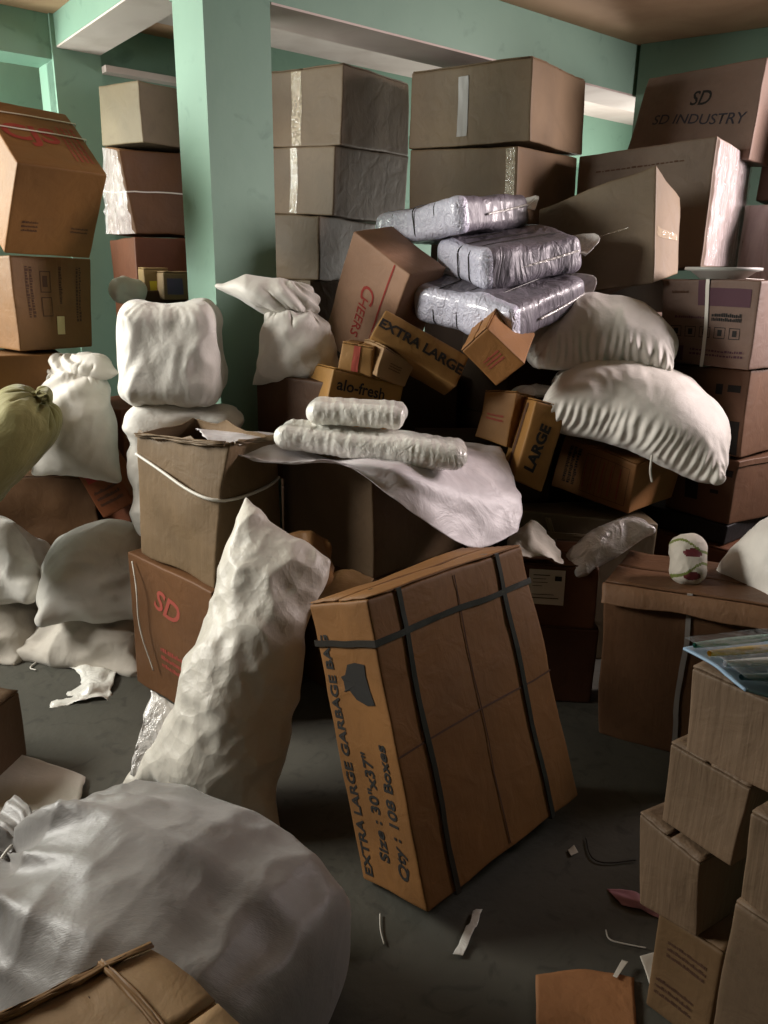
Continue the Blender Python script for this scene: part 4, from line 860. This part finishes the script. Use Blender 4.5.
# --- knife packet on the front right stack
kp = empty('knife_packet', tuple(at(745, 668, 1.22))); tag(kp, 'blue and white packet of coloured kitchen knives lying on the front right stack', 'packet')
g_ = [[at(683, 648, 1.26), at(725, 642, 1.36), at(790, 634, 1.46)], [at(712, 664, 1.19), at(756, 662, 1.26), at(812, 655, 1.33)], [at(745, 690, 1.10), at(790, 700, 1.14), at(838, 690, 1.2)]]
card = drape('backing_card', g_, plainmat('blue_card', '#8aa4bd', .3), n=8, amp=.001, solid=.004); under(card, kp)
for i, (col, hn) in enumerate((('#6fa394', 'teal'), ('#d0b048', 'yellow'), ('#e4e6ea', 'white'), ('#55747a', 'blue-green'))):
    def cardp(u, v):
        u2, v2 = u*2, v*2; iu, iv = min(int(u2), 1), min(int(v2), 1); fu, fv = u2-iu, v2-iv
        return g_[iv][iu].lerp(g_[iv][iu+1], fu).lerp(g_[iv+1][iu].lerp(g_[iv+1][iu+1], fu), fv)
    a = cardp(.06, .10+i*.25); b = cardp(.95, .12+i*.25); d = b-a
    pts = [a+d*t+Vector((0, 0, .010)) for t in (0, .25, .5, .75, 1)]
    vs, fs = [], []
    for k, p_ in enumerate(pts):
        wd = (.005, .013, .016, .011, .008)[k]; nrm = d.cross(Vector((0, 0, 1))).normalized()
        for q in range(8): vs.append(p_+nrm*cos(q*pi/4)*wd+Vector((0, 0, 1))*sin(q*pi/4)*.006)
    for k in range(4):
        for q in range(8): fs.append((k*8+q, k*8+(q+1) % 8, (k+1)*8+(q+1) % 8, (k+1)*8+q))
    kn = mesh('knife', vs, fs, plainmat(hn+'_plastic', col, .3), None, smooth=True, subsurf=1); under(kn, kp); kn['label'] = hn+' kitchen knife'
cv = drape('clear_cover', [[q+Vector((0, 0, .022)) for q in r_] for r_ in g_], plastic('clear_cover_film', '#dfe6ee', .12, .08, .4, 20), n=8, amp=.002, solid=.0006); under(cv, kp)

# --- things on the floor
def fl_(px, py, z=.006): return az(px, py, z)
scrap('plastic_scrap', 'crumpled scrap of clear plastic on the bare floor at the left', 'plastic scrap', [[fl_(62, 660, .02), fl_(85, 655, .02), fl_(117, 662, .012)], [fl_(80, 680), fl_(92, 684, .03), fl_(116, 676, .02)], [fl_(45, 708), fl_(80, 700, .012), fl_(108, 699)]], m_packs, .012, 14, 12, 5)
scrap('white_sheet', 'flat white sheet on the floor at the left edge behind the foreground sack', 'sheet', [[fl_(-60, 748, .02), fl_(20, 754, .02), fl_(86, 776, .015)], [fl_(-60, 790, .02), fl_(20, 792, .02), fl_(80, 800, .02)], [fl_(-60, 870, .02), fl_(20, 862, .02), fl_(70, 850, .02)]], fabric('soiled_white_sheet', '#b9b2a6', .8, crease=.4), .004, 10)
scrap('cardboard_sheet', 'flat piece of brown cardboard on the floor at the bottom right', 'cardboard', [[fl_(536, 975, .01), fl_(585, 970, .012), fl_(634, 978, .01)], [fl_(536, 1010, .01), fl_(586, 1005, .01), fl_(636, 1012, .01)], [fl_(537, 1060, .01), fl_(588, 1060, .01), fl_(640, 1060, .01)]], cardboard('#b88258'), .002, 12, solid=.004)
scrap('pink_wrapper', 'pink wrapper lying on the floor left of the front right stack', 'wrapper', [[fl_(608, 888), fl_(632, 890, .02), fl_(662, 902)], [fl_(612, 895), fl_(636, 900, .025), fl_(662, 910, .01)], [fl_(622, 904), fl_(640, 910), fl_(660, 918)]], m_pink, .006, 20)
scrap('white_card', 'white card leaning against the foot of the front right stack', 'card', [[fl_(640, 956, .02), fl_(660, 950, .02)], [fl_(650, 985, .01), fl_(668, 975, .01)], [fl_(656, 1010, .01), fl_(672, 1000, .01)]], m_paper, .001, 10)
scrap('paper_strip', 'white paper strip lying at the corner of the flat cardboard piece', 'paper strip', [[fl_(613, 976, .018), fl_(617, 978, .018)], [fl_(622, 960, .018), fl_(628, 962, .018)]], m_paper, .0005, 10)
scrap('plastic_strip', 'thin clear plastic strip on the floor below the large leaning carton', 'plastic strip', [[fl_(453, 955), fl_(462, 957)], [fl_(466, 930, .01), fl_(474, 932, .01)], [fl_(474, 912), fl_(483, 910)]], m_packs, .004, 30)
tag(tube('white_string', [fl_(606, 930), fl_(608, 940), fl_(625, 944), fl_(646, 948)], .0018, m_wstrap), 'thin white string on the floor between pink wrapper and flat cardboard', 'string')
tag(tube('white_string', [fl_(380, 914), fl_(380, 930), fl_(384, 944)], .0016, m_wstrap), 'thin white string on the floor left of the clear plastic strip', 'string')
tag(tube('white_string', [fl_(42, 640), fl_(30, 652), fl_(40, 660), fl_(28, 668), (fl_(36, 670))], .003, m_wstrap), 'curled white string on the floor above the scrap of clear plastic', 'string')
tag(tube('black_wire', [fl_(586, 838), fl_(590, 858), fl_(605, 864), fl_(636, 860)], .002, m_strap), 'thin dark wire curled on the floor left of the front right stack', 'wire')
scrap('foil_scrap', 'tiny triangular white scrap on the floor right of the large leaning carton', 'scrap', [[fl_(568, 850), fl_(574, 845, .012)], [fl_(571, 856), fl_(578, 852)]], m_paper, .002, 30)
